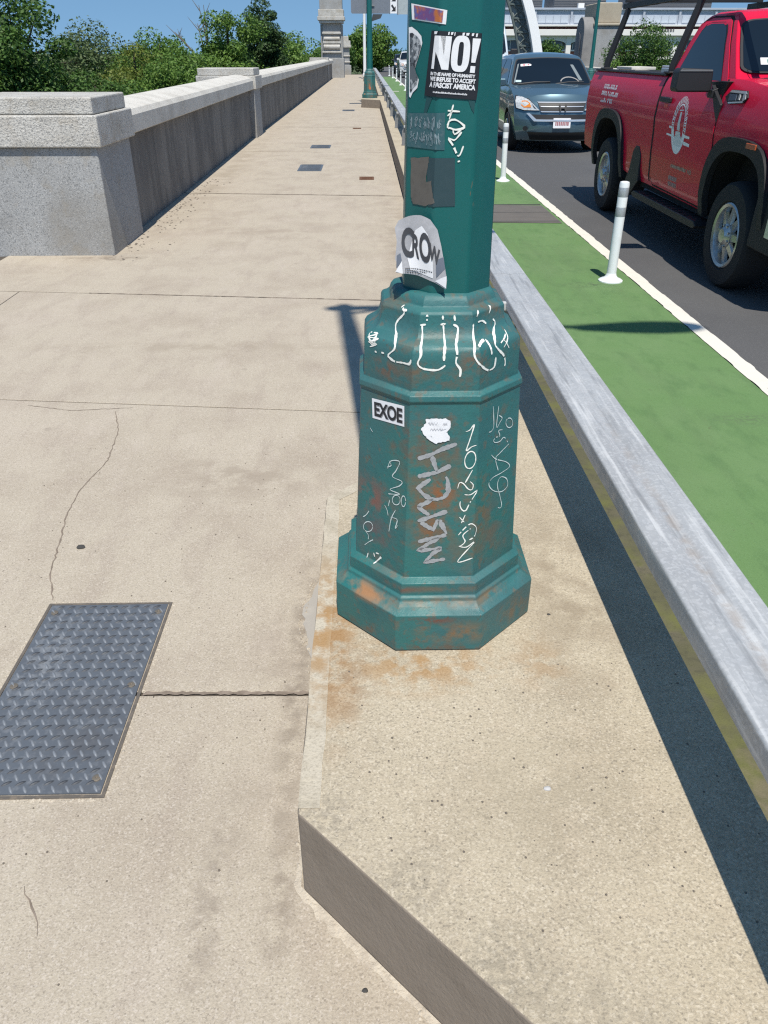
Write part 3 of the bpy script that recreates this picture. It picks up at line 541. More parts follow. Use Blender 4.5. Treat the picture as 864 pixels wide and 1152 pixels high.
def make_lamp(label):
    t = thing('street_lamp', label, 'lamp post', (LX, LY, KT), 'street lamps along the bridge')
    octa(PROF).build('base', m_base, t, smooth=32, bevel=.0022, seg=2)
    octa([(.249,.2503),(.249,.2545)]).build('contact_shadow', M('contact_shadow_black',(.02,.018,.015),.9) if 'contact_shadow_black' not in bpy.data.materials else bpy.data.materials['contact_shadow_black'], t, smooth=0)  # thin black ring paints the contact shadow under the base
    octa([(ashaft(z), z) for z in (1.09,2,3,4.5,6.3,7.35)] + [(.03,7.40)], .007).build('shaft', m_shaft, t, smooth=32, bevel=.006, seg=3)
    mb = MB(); mb.tube([(.0,0,6.98),(.5,-.01,7.06),(1.2,-.03,7.1),(1.75,-.05,7.1)], [.05,.045,.04,.035], 12)
    mb.tube([(.02,0,6.72),(.28,0,6.92),(.45,0,7.03)], .022, 8); mb.lathe([(.02,-.13),(.05,-.10),(.06,0),(.085,.06)], (0,0,6.98), 'x', 14)
    mb.build('arm', m_shaft, t)
    mb = MB(); mb.lathe([(.03,1.68),(.07,1.74),(.10,1.9),(.135,2.1),(.15,2.3),(.13,2.5),(.07,2.62),(.02,2.66)], (0,-.07,7.1), 'x', 18)
    hd = mb.build('lamp_head', m_galvd, t); 
    for v in hd.data.vertices: v.co.z = 7.1+(v.co.z-7.1)*.45
    return t
lamp = make_lamp('teal octagonal street lamp on the near concrete pad, covered in graffiti and stickers')
lamp2 = copy_tree(lamp); lamp2.location = (LX-.03, LY+DL, KT); lamp2['label'] = 'distant teal street lamp on the sidewalk pad with sign boards behind its shaft'
lamp3 = copy_tree(lamp); lamp3.location = (11.75, 46, .02); lamp3.rotation_euler = (0,0,PI); lamp3['label'] = 'slim teal street lamp across the road beside the stone pylon'
mb = MB(); mb.prism([(-.02,-.09),(.03,-.02),(.06,.05),(-.05,.05)], 0, .003, 'z')
og = poly_bm([[(-.15,.52),(.12,.50),(.28,.55),(.1,.60),(.02,.68),(-.08,.6)]])
patch(og, lambda u,v,h: lamp_surf('b', u, v, h), 'rust_mark', M('orange_mark', (.45,.13,.05), .7), lamp2, h=.0012)

def stroke_mesh(which, strokes, width, off, seed, smooth_=True):
    rnd = random.Random(seed); mb = MB()
    for st in strokes:
        # metric polyline
        def met(p): return (p[0]*.8284*(ashaft(p[1]) if which == 's' else aprof(p[1])), p[1])
        zr = sum(p[1] for p in st)/len(st); sc = .8284*(ashaft(zr) if which == 's' else aprof(zr))
        pts = [(p[0]*sc, p[1]) for p in st]
        # Catmull-Rom smoothing
        sm = []
        for i in range(len(pts)-1):
            p0, p1, p2, p3 = pts[max(0,i-1)], pts[i], pts[i+1], pts[min(len(pts)-1,i+2)]
            L = math.hypot(p2[0]-p1[0], p2[1]-p1[1]); n = max(2, int(L/.004))
            for k in range(n):
                t = k/n
                sm.append(tuple(.5*((2*p1[j])+(-p0[j]+p2[j])*t+(2*p0[j]-5*p1[j]+4*p2[j]-p3[j])*t*t+(-p0[j]+3*p1[j]-3*p2[j]+p3[j])*t**3) for j in (0,1)) if smooth_ else tuple(p1[j]+(p2[j]-p1[j])*t for j in (0,1)))
        sm.append(pts[-1]); vs = []
        for i, p in enumerate(sm):
            a, b = sm[max(0,i-1)], sm[min(len(sm)-1,i+1)]; d = math.hypot(b[0]-a[0], b[1]-a[1]) or 1
            nx_, ny_ = -(b[1]-a[1])/d, (b[0]-a[0])/d; k = width*.5*(1+rnd.uniform(-.25,.25)+.22*math.sin(i*.5+seed))
            if i in (0, len(sm)-1): k *= .6
            for sg in (1,-1):
                q = (p[0]+sg*nx_*k, p[1]+sg*ny_*k); vs.append(lamp_surf(which, q[0]/sc, q[1], off))
        gap = 0 if width > .0065 else .022; ph = rnd.uniform(0,6)
        mb.add(vs, [[2*i,2*i+1,2*i+3,2*i+2] for i in range(len(sm)-1) if rnd.random() > gap*(1+math.sin(i*.35+ph))])
    return mb
def graffiti(key, mat, wmul, off=.0012, name='graffiti_lettering', label=None):
    which, w, st = STROKES[key]
    o = stroke_mesh(which, st, w*wmul, off, len(key), key != 'marker').build(name, mat, lamp, smooth=0)
    if label: o['label'] = label
    return o
graffiti('paint_pen', m_paint, .0023, label='LUIGI in thick white paint pen around the collar')
graffiti('thin', m_paint, .0024, label='thin white tag 10-25 x RN running down the base')
graffiti('hair', M('scratch_white', (.58,.66,.64), .6), .0034, label='hairline pale scribbled tags on the base')
graffiti('bold', m_paint, .0028)
graffiti('marker', m_marker, .0027, label='fat grey marker tag reading MACH sideways')
graffiti('tag', m_paint, .0016, .0016, label='white arrow shaped paint pen tag on the shaft')
US = [k+.5 for k in range(-3,3)]
def lamp_patch(which, bm, name, mat, off, label=None, parent=None):
    o = patch(bm, lambda u,v,h: lamp_surf(which, u, v, h), name, mat, parent or lamp, h=off, uc=US, smooth=20)
    if label: o['label'] = label
    return o
def P_(k): return PATCH[k][1]
def inset(q, d):  # shrink a quad towards its middle
    c = (sum(p[0] for p in q)/len(q), sum(p[1] for p in q)/len(q))
    return [(p[0]+(c[0]-p[0])*d, p[1]+(c[1]-p[1])*d) for p in q]
def text_on(which, s, q, off, mat, parent, bold=.02, spacing=1., name='lettering'):
    bm = text_bm(s, bold, spacing); f = quadmap(q)
    for v in bm.verts: x = f(v.co.x, v.co.y); v.co = (x[0], x[1], 0)
    return lamp_patch(which, bm, name, mat, off, parent=parent)
def sub(q, u0, u1, v0, v1):
    f = quadmap(q); return [f(u0,v1), f(u1,v1), f(u1,v0), f(u0,v0)]
# EXOE
st = lamp_patch('b', poly_bm([P_('exoe')]), 'sticker', m_stick, .0010, 'white EXOE sticker with black letters')
text_on('b', 'EXOE', sub(P_('exoe'), .07,.94,.14,.86), .0016, m_blackink, st, .03, .95)
text_on('b', 'EXOE', sub(P_('exoe'), .085,.955,.11,.83), .0013, M('grey_shadow_ink',(.25,.25,.26),.6), st, .05, .95)
# torn white blob with faint grey scrawl
rn = random.Random(3); q = P_('blob'); dn = []
for i in range(len(q)):
    a, b = q[i], q[(i+1)%len(q)]
    for k in range(4): dn.append((a[0]+(b[0]-a[0])*k/4+rn.uniform(-.009,.009), a[1]+(b[1]-a[1])*k/4+rn.uniform(-.0012,.0012)))
st = lamp_patch('b', poly_bm([dn]), 'sticker', m_stick, .0022, 'ragged torn white sticker with faint scrawl')
sc_ = [[(-.24+.02*i, .846+(.004 if i % 2 else -.003)) for i in range(8)], [(-.02+.015*(i), .845+(.003 if i % 2 else -.003)) for i in range(5)], [(-.2+.02*i, .832+(.003 if i % 2 else -.002)) for i in range(10)], [(-.19,.818),(-.17,.815)], [(-.05,.83),(.03,.834)]]
stroke_mesh('b', sc_, .0016, .0028, 5).build('scrawl', M('faded_ink',(.42,.43,.46),.7), st, smooth=0)
# shaft stickers
st = lamp_patch('s', poly_bm([P_('holo')]), 'sticker', m_stick, .0012, 'white bordered iridescent purple and orange sticker')
lamp_patch('s', poly_bm([inset(P_('holo'), .17)]), 'foil', m_holo, .0018, parent=st)
st = lamp_patch('s', poly_bm([P_('silver')]), 'sticker', m_stick, .0012, 'tall die cut silver and black sticker')
lamp_patch('s', poly_bm([inset(P_('silver'), .16)]), 'foil', m_silver, .0018, parent=st)
for k in ('shard1','shard2'): lamp_patch('s', poly_bm([P_(k)]), 'glue_streak', m_shard, .0009)
pq = P_('poster')
po = lamp_patch('s', poly_bm([pq]), 'poster', m_black, .0018, 'black NO! poster with white lettering')
f = quadmap(sub(pq,.10,.43,.43,.93))
lamp_patch('s', poly_bm([[f(*c) for c in ((0,0),(.19,0),(.19,.52),(.62,0),(1,0),(1,1),(.66,1),(.66,.42),(.34,1),(0,1))]]), 'lettering', m_stick, .0026, parent=po)
f = quadmap(sub(pq,.455,.80,.41,.95)); bm = bmesh.new(); n = 32; oo = []; ii = []
for k in range(n):
    a = 2*PI*k/n; c, s = math.cos(a), math.sin(a); e = lambda v, p: math.copysign(abs(v)**p, v)
    oo.append(bm.verts.new((*f(.5+.5*e(c,.62), .5+.5*e(s,.75)), 0))); ii.append(bm.verts.new((*f(.5+.14*e(c,.5), .5+.33*e(s,.5)), 0)))
for k in range(n): bm.faces.new([oo[k], oo[(k+1)%n], ii[(k+1)%n], ii[k]])
lamp_patch('s', bm, 'lettering', m_stick, .0026, parent=po)
f = quadmap(sub(pq,.83,.97,.41,.92))
lamp_patch('s', poly_bm([[f(*c) for c in ((.08,.30),(.62,.30),(.98,1),(.0,1))],[f(*c) for c in ((.02,0),(.66,0),(.68,.20),(.05,.20))]]), 'lettering', m_stick, .0026, parent=po)
for i, (tx, v0, v1, u0, u1) in enumerate((('IN THE NAME OF HUMANITY',.33,.385,.10,.94),('WE REFUSE TO ACCEPT',.245,.315,.10,.955),('A FASCIST AMERICA',.145,.23,.10,.96))):
    text_on('s', tx, sub(pq,u0,u1,v0,v1), .0026, m_stick, po, .045)
rn = random.Random(9); xs_ = .2; bm = bmesh.new()
while xs_ < .82:   # web address too small to read: a row of tiny strokes
    w = rn.uniform(.008,.016); f = quadmap(sub(pq, xs_, xs_+w, .062, .062+rn.uniform(.018,.03)))
    bm.faces.new([bm.verts.new((*f(*c),0)) for c in ((0,0),(1,0),(1,1),(0,1))]); xs_ += w+.006
lamp_patch('s', bm, 'small_print', m_stick, .0026, parent=po)
bm = bmesh.new()
for u0, w in ((.07,.09),(.35,.03),(.40,.05),(.47,.02),(.62,.05),(.69,.07),(.80,.05),(.88,.04)):   # torn white remains along the upper edge
    f = quadmap(sub(pq, u0, u0+w, .955+rn.uniform(-.02,.0), .995))
    bm.faces.new([bm.verts.new((*f(*c),0)) for c in ((rn.random()*.2,0),(.8,rn.random()*.2),(1,1),(.1,.9))])
lamp_patch('s', bm, 'torn_edge', m_stick, .0026, parent=po)
st = lamp_patch('s', poly_bm([P_('scrawl')]), 'sticker', m_scr, .0012, 'faded grey sticker with pale scrawled letters')
rn = random.Random(31); sk = []; qf = quadmap(inset(P_('scrawl'), .12))
for row, n in ((.74,7),(.27,9)):
    for i in range(n):
        u = (i+.5)/n
        for q in range(3): sk.append([qf(u+rn.uniform(-.055,.055), row+rn.uniform(-.22,.22)) for _ in range(3)])
stroke_mesh('s', sk, .0016, .0018, 4).build('scrawl', m_scrink, st, smooth=0)
lamp_patch('s', poly_bm([P_('slate')]), 'sticker_residue', m_slate, .0010, 'dark slate rectangle left by a removed sticker')
rn = random.Random(14); q = P_('brown'); dn = []
for i in range(len(q)):
    a, b = q[i], q[(i+1)%len(q)]
    for k in range(5): dn.append((a[0]+(b[0]-a[0])*k/5+rn.uniform(-.012,.012), a[1]+(b[1]-a[1])*k/5+rn.uniform(-.0012,.0012)))
lamp_patch('s', poly_bm([dn]), 'sticker_residue', m_brown, .0014, 'brown torn paper backing of a removed sticker')
# torn paper flyer, curling off the left side
PB, PT = 1.148, 1.253
def paper_pt(u, v, h=0):   # u from the free left edge to the right, v upward; local to the lamp
    x = .058-LX + u*(.166-.058); z = PB + v*(PT-PB) - .012*u*(1-v) - .012*(u*u)*v + .016*math.sin(PI*u)*v
    # shape of the shaft below it, plus curl
    a = ashaft(z); xr = x-.007; side = abs(xr) - .41421*a
    y = -a - .003
    if xr < -.41421*a: y = -a - .003 + (side*.35 if side < .03 else .0105+(side-.03)*.2)
    curl = .020*max(0,u-.72)**2/.08*(1-v) + .012*max(0,.35-u)/.35*(1-v) + .004*math.sin(9*u+4*v)*.5
    return (x, y-curl-.0012-h, z-KT)
outline = [(0,.30),(.03,.62),(-.01,.88),(.06,.98),(.26,1.),(.48,1.),(.66,.97),(.80,.86),(.88,.62),(.95,.32),(1.,.06),(.98,-.12),(.78,-.05),(.45,.02),(.02,.04),(.04,.18)]
pu = [i*.05 for i in range(1,20)]; pv = [i*.1 for i in range(0,10)]
fl = patch(poly_bm([outline]), paper_pt, 'flyer', m_paper, lamp, h=.0, uc=pu, vc=pv, smooth=60); fl['label'] = 'torn grey flyer with CROW lettering curling off the shaft'
for pl in ([(.78,-.02),(.985,-.10),(.99,.13)], [(.005,.06),(.15,.03),(.13,.26)]):
    patch(poly_bm([pl]), paper_pt, 'folded_corner', m_paperw, fl, h=.0012, uc=pu, vc=pv, smooth=60)
for pl in ([(.80,.04),(.78,.34),(.93,.45),(.96,.25)],[(.02,.12),(.03,.36),(.10,.40),(.13,.26)]):
    patch(poly_bm([pl]), paper_pt, 'shaded_print', M('slate_print',(.13,.15,.19),.8), fl, h=.0008, uc=pu, vc=pv, smooth=60)
patch(poly_bm([[(.24,.30),(.3,.10),(.74,.02),(.72,.36),(.62,.72),(.5,.84),(.38,.76)]]), paper_pt, 'pale_print', m_paperw, fl, h=.0008, uc=pu, vc=pv, smooth=60)
for ch, (u0,u1,v0,v1,sk_) in {'C':(.12,.36,.36,.86,.0),'R':(.33,.47,.36,.72,0),'O':(.46,.68,.30,.78,0),'W':(.64,.86,.34,.62,0)}.items():
    bm = text_bm(ch, .035); f = lambda a,b: (u0+(u1-u0)*a, v0+(v1-v0)*b-.08*a)
    for v in bm.verts: x = f(v.co.x, v.co.y); v.co = (x[0], x[1], 0)
    patch(bm, paper_pt, 'lettering', M('print_ink',(.05,.052,.06),.7), fl, h=.0018, uc=pu, vc=pv, smooth=60)
bm = bmesh.new(); rn = random.Random(6)
for r in range(3):
    x = .2
    while x < .72-.1*r:
        w = rn.uniform(.01,.03); z = .12-.035*r
        bm.faces.new([bm.verts.new((a,b,0)) for a,b in ((x,z),(x+w,z),(x+w,z+.015),(x,z+.015))]); x += w+.012
patch(bm, paper_pt, 'small_print', m_blackink, fl, h=.0016, uc=pu, smooth=60)
# ------------------------------------------------------------------ guard rail
gr = thing('guard_rail', 'long galvanised steel guard rail on short grey posts between bike lane and sidewalk', 'guard rail', (.738, 0, KT))
RT = .565-KT
def rail_sec(w, t, r=.007, gro=True):
    s = [(-w,-t),(-w,-r)]
    for k in range(1,5): a = PI-PI/2*k/4; s.append((-w+r+r*math.cos(a), -r+r*math.sin(a)))
    if gro: s += [(-.018,0),(-.008,-.004),(.012,-.004),(.022,0)]
    for k in range(0,5): a = PI/2-PI/2*k/4; s.append((w-r+r*math.cos(a), -r+r*math.sin(a)))
    s += [(w,-t),(w-.006,-t),(w-.006,-.02),(-w+.006,-.02),(-w+.006,-t)]
    return s
def rail_piece(y0, y1, w, t, dz=0, r=.007):
    mb = MB(); mb.prism([(x, z+RT+dz) for x, z in rail_sec(w, t, r)], y0, y1, 'y'); return mb
y0 = -3.0
for k, y1 in enumerate((4.06, 11.7, 19.3, 26.9, 34.5, 42.1, 49.7, 57.3, 70)):
    rail_piece(y0+.002, y1-.002, .086, .052).build('rail_beam', m_galv, gr, smooth=40); 
    if y1 < 60: rail_piece(y1-.16, y1+.16, .080, .03, -.006, .01).build('splice', m_galvd, gr, smooth=40)
    y0 = y1
for k in range(22):
    y = .22+3.42*k
    mb = MB()
    sec = [(-.155,0),(-.045,0),(-.045,.215),(-.06,.245),(-.085,.262),(-.115,.262),(-.14,.245),(-.155,.215)]
    mb.prism([(x, z) for x, z in sec], y-.012, y+.012, 'y')
    mb.box(-.155,-.045, y+.0125, y+.09, 0, .02); mb.box(-.052,-.045,y+.0125,y+.08,.02,.24)
    p = mb.build('post', m_galvd, gr, bevel=.004)
    mb = MB(); mb.box(-.12,-.03,y-.045,y-.0125,.255,RT-.022); mb.box(-.13,-.10,y-.05,y+.03,.263,.292)
    mb.lathe([(.009,0),(.009,.008),(.003,.009)], (-.115,y-.02,.292), n=8)
    mb.build('bracket', m_galv, gr, bevel=.003)

# ------------------------------------------------------------------ delineators
def make_deline():
    t = thing('lane_delineator', 'x', 'delineator post', (2.14,6.83,RZ), 'white plastic posts along the bike lane')
    mb = MB(); mb.lathe([(.105,.004),(.105,.014),(.09,.024),(.06,.036),(.046,.055),(.04,.08)], n=28); mb.build('base', m_deline, t, smooth=50)
    mb = MB(); mb.lathe([(.041,.05),(.041,.80),(.037,.815),(.02,.82)], n=24); mb.build('post', m_deline, t, smooth=50)
    for z0, z1 in ((.70,.775),(.545,.62)):
        mb = MB(); mb.lathe([(.0412,z0),(.0418,z0+.002),(.0418,z1-.002),(.0412,z1)], n=24, cap=False); mb.build('reflective_band', m_refl, t, smooth=50)
    mb = MB(); mb.lathe([(.13,.009),(.125,.0095),(.02,.0096)], n=24); 
    return t
d0 = make_deline(); d0['label'] = 'nearest white delineator post, beside the front wheel of the red truck'
D = [(2.14,13.0,'white delineator post in front of the blue-grey car'),(2.14,20.6,'white delineator post hidden behind the teal lamp shaft'),(2.14,28.4,'white delineator behind the lamp shaft, nearer the distant cars'),
 (2.14,39,'far white delineator touching the left edge of the lamp shaft'),(2.14,47.2,'second far white delineator left of the lamp shaft'),(2.20,55.3,'third far white delineator left of the lamp shaft'),(2.22,63.3,'fourth far white delineator left of the lamp shaft'),(2.2,71.4,'fifth far white delineator, near the guard rail end'),(2.12,79,'farthest white delineator at the end of the green lane')]
for x, y, lb in D:
    c = copy_tree(d0); c.location = (x, y, RZ); c['label'] = lb; c.rotation_euler = (math.radians(random.uniform(-1,1)), math.radians(random.uniform(-1.2,1.2)), random.random())

# ------------------------------------------------------------------ stone parapet
def make_pier(label, x, y, s=1.0, cat='pier'):
    t = thing('stone_pier', label, cat, (x, y, 0), 'stone piers of the parapet')
    mb = MB(); mb.box(-.54*s,.535*s,-.51,.51,-.02,.875*s); mb.build('body', m_granite_face, t, bevel=.012)
    mb = MB(); mb.box(-.60*s,.585*s,-.55,.555,.875*s,1.115*s); mb.build('coping', m_granite, t, bevel=.014)
    mb = MB(); mb.box(-.565*s,.55*s,-.50,.50,1.115*s+.002,1.245*s); mb.build('cap', m_granite, t, bevel=.014)
    return t
make_pier('nearest rough granite pier standing at the left edge of the sidewalk', -2.785, 7.63)
make_pier('second granite pier, between the two parapet walls', -2.87, 18.75, 1.035)
make_pier('far small granite pier at the end of the long parapet, before the stone pylon', -2.93, 57.0, 1.06)
def make_wall(label, x0, y0, x1, y1, s0, s1, n):
    t = thing('parapet_wall', label, 'parapet', (x0, y0, 0), 'parapet walls along the sidewalk')
    dx = x1-x0; L = y1-y0
    for i in range(n):
        a, b = i/n, (i+1)/n; mb = MB(); h = .895
        vs = []
        for tt, g in ((a, .003), (b, -.003)):
            y = L*tt+g; x = dx*tt; s = s0+(s1-s0)*tt
            vs += [(x-.42,y,-.02),(x,y,-.02),(x,y,h*s),(x-.42,y,h*s)]
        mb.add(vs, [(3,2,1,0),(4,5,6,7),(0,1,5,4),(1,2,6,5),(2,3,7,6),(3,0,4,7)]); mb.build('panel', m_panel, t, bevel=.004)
    m = max(2, n//2)
    for i in range(m):
        a, b = i/m, (i+1)/m; vs = []
        sec = [(-.55,.89),(.10,.89),(.112,.90),(.112,1.045),(.10,1.062)] + [(.08-.61*k/6, 1.065+.085*math.sin(PI*(.10+.80*k/6))) for k in range(7)] + [(-.56,1.06),(-.562,.90)]
        for tt, g in ((a,.003),(b,-.003)):
            s = s0+(s1-s0)*tt
            vs += [(dx*tt+px, L*tt+g, pz*s+.001) for px, pz in sec]
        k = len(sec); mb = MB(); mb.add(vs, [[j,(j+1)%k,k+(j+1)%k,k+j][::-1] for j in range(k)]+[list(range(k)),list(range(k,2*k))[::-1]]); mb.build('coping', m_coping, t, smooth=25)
    return t
make_wall('nearer weathered concrete parapet wall with rounded coping, between the first two piers', -2.33, 8.19, -2.43, 18.2, 1.0, 1.02, 8)
make_wall('long receding parapet wall with dark water stains beyond the second pier', -2.41, 19.34, -2.42, 56.4, 1.035, 1.06, 22)
make_wall('short last stretch of parapet joining the tall stone pylon', -2.42, 57.6, -2.42, 64.3, 1.06, 1.06, 4)
# tall pylon with ledges and carved scroll
def pylon(name, label, x, y, z, w, secs, cat='pylon'):
    t = thing(name, label, cat, (x, y, z))
    for (nm, hw_, y0, y1, z0, z1, mt) in secs:
        mb = MB()
        if nm == 'scroll': mb.lathe([(.05,-hw_),(y1,-hw_),(y1,hw_),(.05,hw_)], (0,y0,(z0+z1)/2), 'x', 16)
        else: mb.box(-hw_,hw_,y0,y1,z0,z1)
        mb.build(nm, mt, t, bevel=.03 if nm != 'scroll' else .02)
    return t
gf, gc = m_granite_face, m_granite
pylon('stone_pylon', 'tall carved stone pylon rising at the far end of the left parapet', -2.42, 66.0, -.05, 1, [
    ('base',.86,-.95,.95,0,1.30,gf),('shaft',.64,-.70,.8,1.30,3.45,gf),('side_buttress',.80,-.55,.75,1.30,3.40,gf),('ledge',.70,-.86,.5,1.62,1.74,gc),('scroll',.60,-.72,.16,1.90,2.10,gc),('ledge',.66,-.82,.5,2.20,2.34,gc),('scroll',.58,-.70,.13,2.42,2.6,gc),
    ('ledge',.68,-.84,.5,2.78,2.92,gc),('cornice',.86,-.95,.95,3.45,3.62,gc),('cornice',.97,-1.05,1.05,3.62,3.86,gc),('cap',.90,-1.0,1.0,3.86,4.28,gc),('attic',.80,-.85,.85,4.28,5.6,gf)])
pylon('stone_pylon', 'smaller carved stone pylon just right of the tall one, in front of trees', -1.72, 74.6, -.1, 1, [
    ('base',.52,-.5,.5,0,.8,gf),('shaft',.40,-.42,.4,.8,2.05,gf),('ledge',.46,-.5,.4,.98,1.08,gc),('ledge',.45,-.5,.4,1.42,1.52,gc),('cornice',.56,-.6,.6,2.05,2.22,gc),('cap',.50,-.5,.5,2.22,2.55,gc),('finial',.34,-.35,.35,2.55,2.86,gc)])
# wing wall between the two pylons with sloping top
mb = MB(); mb.prism([(66.9,0),(74.1,0),(74.1,.75),(70,1.0),(67.8,1.7),(66.9,2.1)], -2.25, -2.0, 'x'); tag(mb.build('wing_wall', m_granite_face, bevel=.02), 'stone wing wall with swept top between the two pylons', 'wall')
# far side parapet
fp = thing('parapet_wall', 'pale parapet wall on the far side of the road behind the red truck', 'parapet', (12.3, -6, 0))
mb = MB(); mb.box(0,.4,0,82,-.3,.72); mb.build('panel', m_panel, fp, bevel=.01)
mb = MB(); mb.box(-.08,.5,0,82,.722,.90); mb.build('coping', m_coping, fp, bevel=.02)
for y, lb in ((41.2,'pale stone pier on the far parapet seen above the truck bed'),):
    t = thing('stone_pier', lb, 'pier', (12.62, y, 0))
    mb = MB(); mb.box(-.5,.5,-1.1,1.1,-.3,.902); mb.build('body', m_granite_face, t, bevel=.02)
    mb = MB(); mb.box(-.56,.56,-1.2,1.2,.902,1.02); mb.build('cap', m_coping, t, bevel=.02)

# ------------------------------------------------------------------ sign boards by the distant lamp, slim white pole
t = thing('sign_board', 'grey back of a wide road sign fixed behind the distant lamp shaft', 'sign', (.15, LY+DL+.14, 2.66))
m_sback = M('sign_back_aluminium', (.20,.22,.255), .55, .3, layers=[('n',6,(.17,.19,.22),.45,.7,.6)])
mb = MB(); mb.prism(rrect(-.60,.66,0,.95,.05), -.012, .012, 'y'); mb.build('panel', m_sback, t)
mb = MB(); mb.box(-.10,.16,-.045,-.0125,.20,.24); mb.box(-.10,.16,-.045,-.0125,.68,.72); mb.build('bracket', m_galvd, t)
mb = MB(); mb.prism([(.10,-.015),(.42,-.015),(.36,-.13),(.12,-.20),(.06,-.22)], -.03, .03, 'y'); mb.build('lower_bracket', M('dark_bracket',(.05,.055,.06),.6), t)
t = thing('arrow_sign', 'narrow white sign with black arrows beside the grey sign back', 'sign', (.94, LY+DL+.16, 2.665))
mb = MB(); mb.box(-.115,.10,-.01,.01,0,.95); mb.build('panel', m_stick, t)
mb = MB()
for z in (.06,.33,.60):
    mb.prism([(-.08,z),(.06,z),(.06,z+.14),(.02,z+.10),(-.05,z+.19),(-.09,z+.15),(-.02,z+.06)], -.014, -.0105, 'y')
mb.build('arrow', m_blackink, t); 
mb = MB(); mb.box(-.145,-.117,-.012,.012,-.02,.95); mb.box(.102,.128,-.012,.012,-.02,.95); mb.build('frame', m_galvd, t)
t = thing('metal_panel', 'pale metal panel at the right of the arrow sign, partly behind the near lamp', 'sign', (1.36, LY+DL+.18, 2.64))
mb = MB(); mb.box(-.28,.30,-.01,.01,0,1.0); mb.build('panel', M('pale_metal',(.42,.46,.47),.5,.2,layers=[('n',9,(.33,.37,.38),.45,.65,.7)]), t)
mb = MB(); mb.box(-.30,-.275,-.02,.02,-.02,1.0); mb.box(-.27,.3,-.015,-.0105,.48,.51); mb.build('frame', m_galvd, t)
t = thing('flag_pole', 'slim white pole rising directly behind the distant lamp shaft', 'pole', (-.05, 62, 0))
mb = MB(); mb.lathe([(.16,0),(.16,.3),(.11,.34),(.09,5),(.07,9)], n=14); mb.build('pole', M('white_pole',(.75,.75,.75),.4), t)
mb = MB(); mb.lathe([(.08,9),(.12,9.06),(.1,9.16),(.02,9.22)], n=14); mb.build('finial', m_galvd, t)

# ------------------------------------------------------------------ vehicles
def interp(tab, x):
    if x <= tab[0][0]: return tab[0][1]
    for (a,b),(c,d) in zip(tab, tab[1:]):
        if x <= c:
            t = (x-a)/(c-a) if c > a else 1; return b+(d-b)*t
    return tab[-1][1]
def solid(poly, mapf, name, mats, parent, yc=(), zc=(), sc=(-.9,-.7,-.45,-.2,0,.2,.45,.7,.9), bev=.0, smooth=30, lo=-1., hi=1., wells=(), well_r=.6, well_z=.47):
    # side outline (y, z) extruded across s = lo..hi, sliced and bent to the body shape
    mb = MB(); mb.prism(poly, lo, hi, 'x'); bm = bmesh.new(); me = mb.mesh('tmp', 0); bm.from_mesh(me); bpy.data.meshes.remove(me)
    cuts(bm, 0, [s for s in sc if lo < s < hi]); cuts(bm, 1, yc); cuts(bm, 2, zc)
    for f in bm.faces:   # wheel housings are bare black inside
        c = f.calc_center_median()
        if abs(c.x) < .985 and c.z < 1.2 and any(math.hypot(c.y-w, (c.z-well_z)*(1 if c.z > well_z else 0)) < well_r*1.16 for w in wells) and abs(f.normal.x) < .3 and not (c.z > well_z+well_r*1.12): f.material_index = 1
    for v in bm.verts: v.co = Vector(mapf(v.co.x, v.co.y, v.co.z))
    o = bm_build(bm, name, mats, parent, smooth)
    if bev:
        md = o.modifiers.new('bev', 'BEVEL'); md.width = bev; md.segments = 3; md.limit_method = 'ANGLE'; md.angle_limit = math.radians(32); md.harden_normals = True
    return o
def arc(cy, cz, r, a0, a1, n=12, p=2.0):
    o = []
    for i in range(n+1):
        a = math.radians(a0+(a1-a0)*i/n); c, s = math.cos(a), math.sin(a)
        o.append((cy+r*math.copysign(abs(c)**(2/p), c), cz+r*math.copysign(abs(s)**(2/p), s)))
    return o
m_tyre = M('tyre_rubber', (.016,.016,.017), .85, bump=[('n',60,.3,.004)])
m_rim = M('alloy_rim', (.50,.50,.49), .32, .85, layers=[('n',20,(.35,.33,.3),.5,.7,.6)])
m_dark = M('dark_plastic', (.014,.014,.016), .55)
m_trim = M('grey_black_trim', (.018,.019,.022), .6, spec=.3, layers=[('n',40,(.035,.036,.038),.5,.7,.6)])
m_chrome = M('chrome', (.70,.70,.70), .28, .65)
m_glass = M('tinted_glass', (.006,.010,.015), .03, spec=.55, coat=.0)
m_lens = M('lamp_lens', (.62,.62,.60), .12, .3, coat=.8, layers=[('v',38,(.16,.16,.17),.5,.75,.6),('d',30,(.85,.85,.82),.0,.3,.4)])
m_amber = M('amber_lens', (.65,.22,.03), .2, coat=.5)
m_ored = M('orange_reflector', (.42,.09,.03), .3)
m_under = M('underbody', (.008,.008,.008), .9)
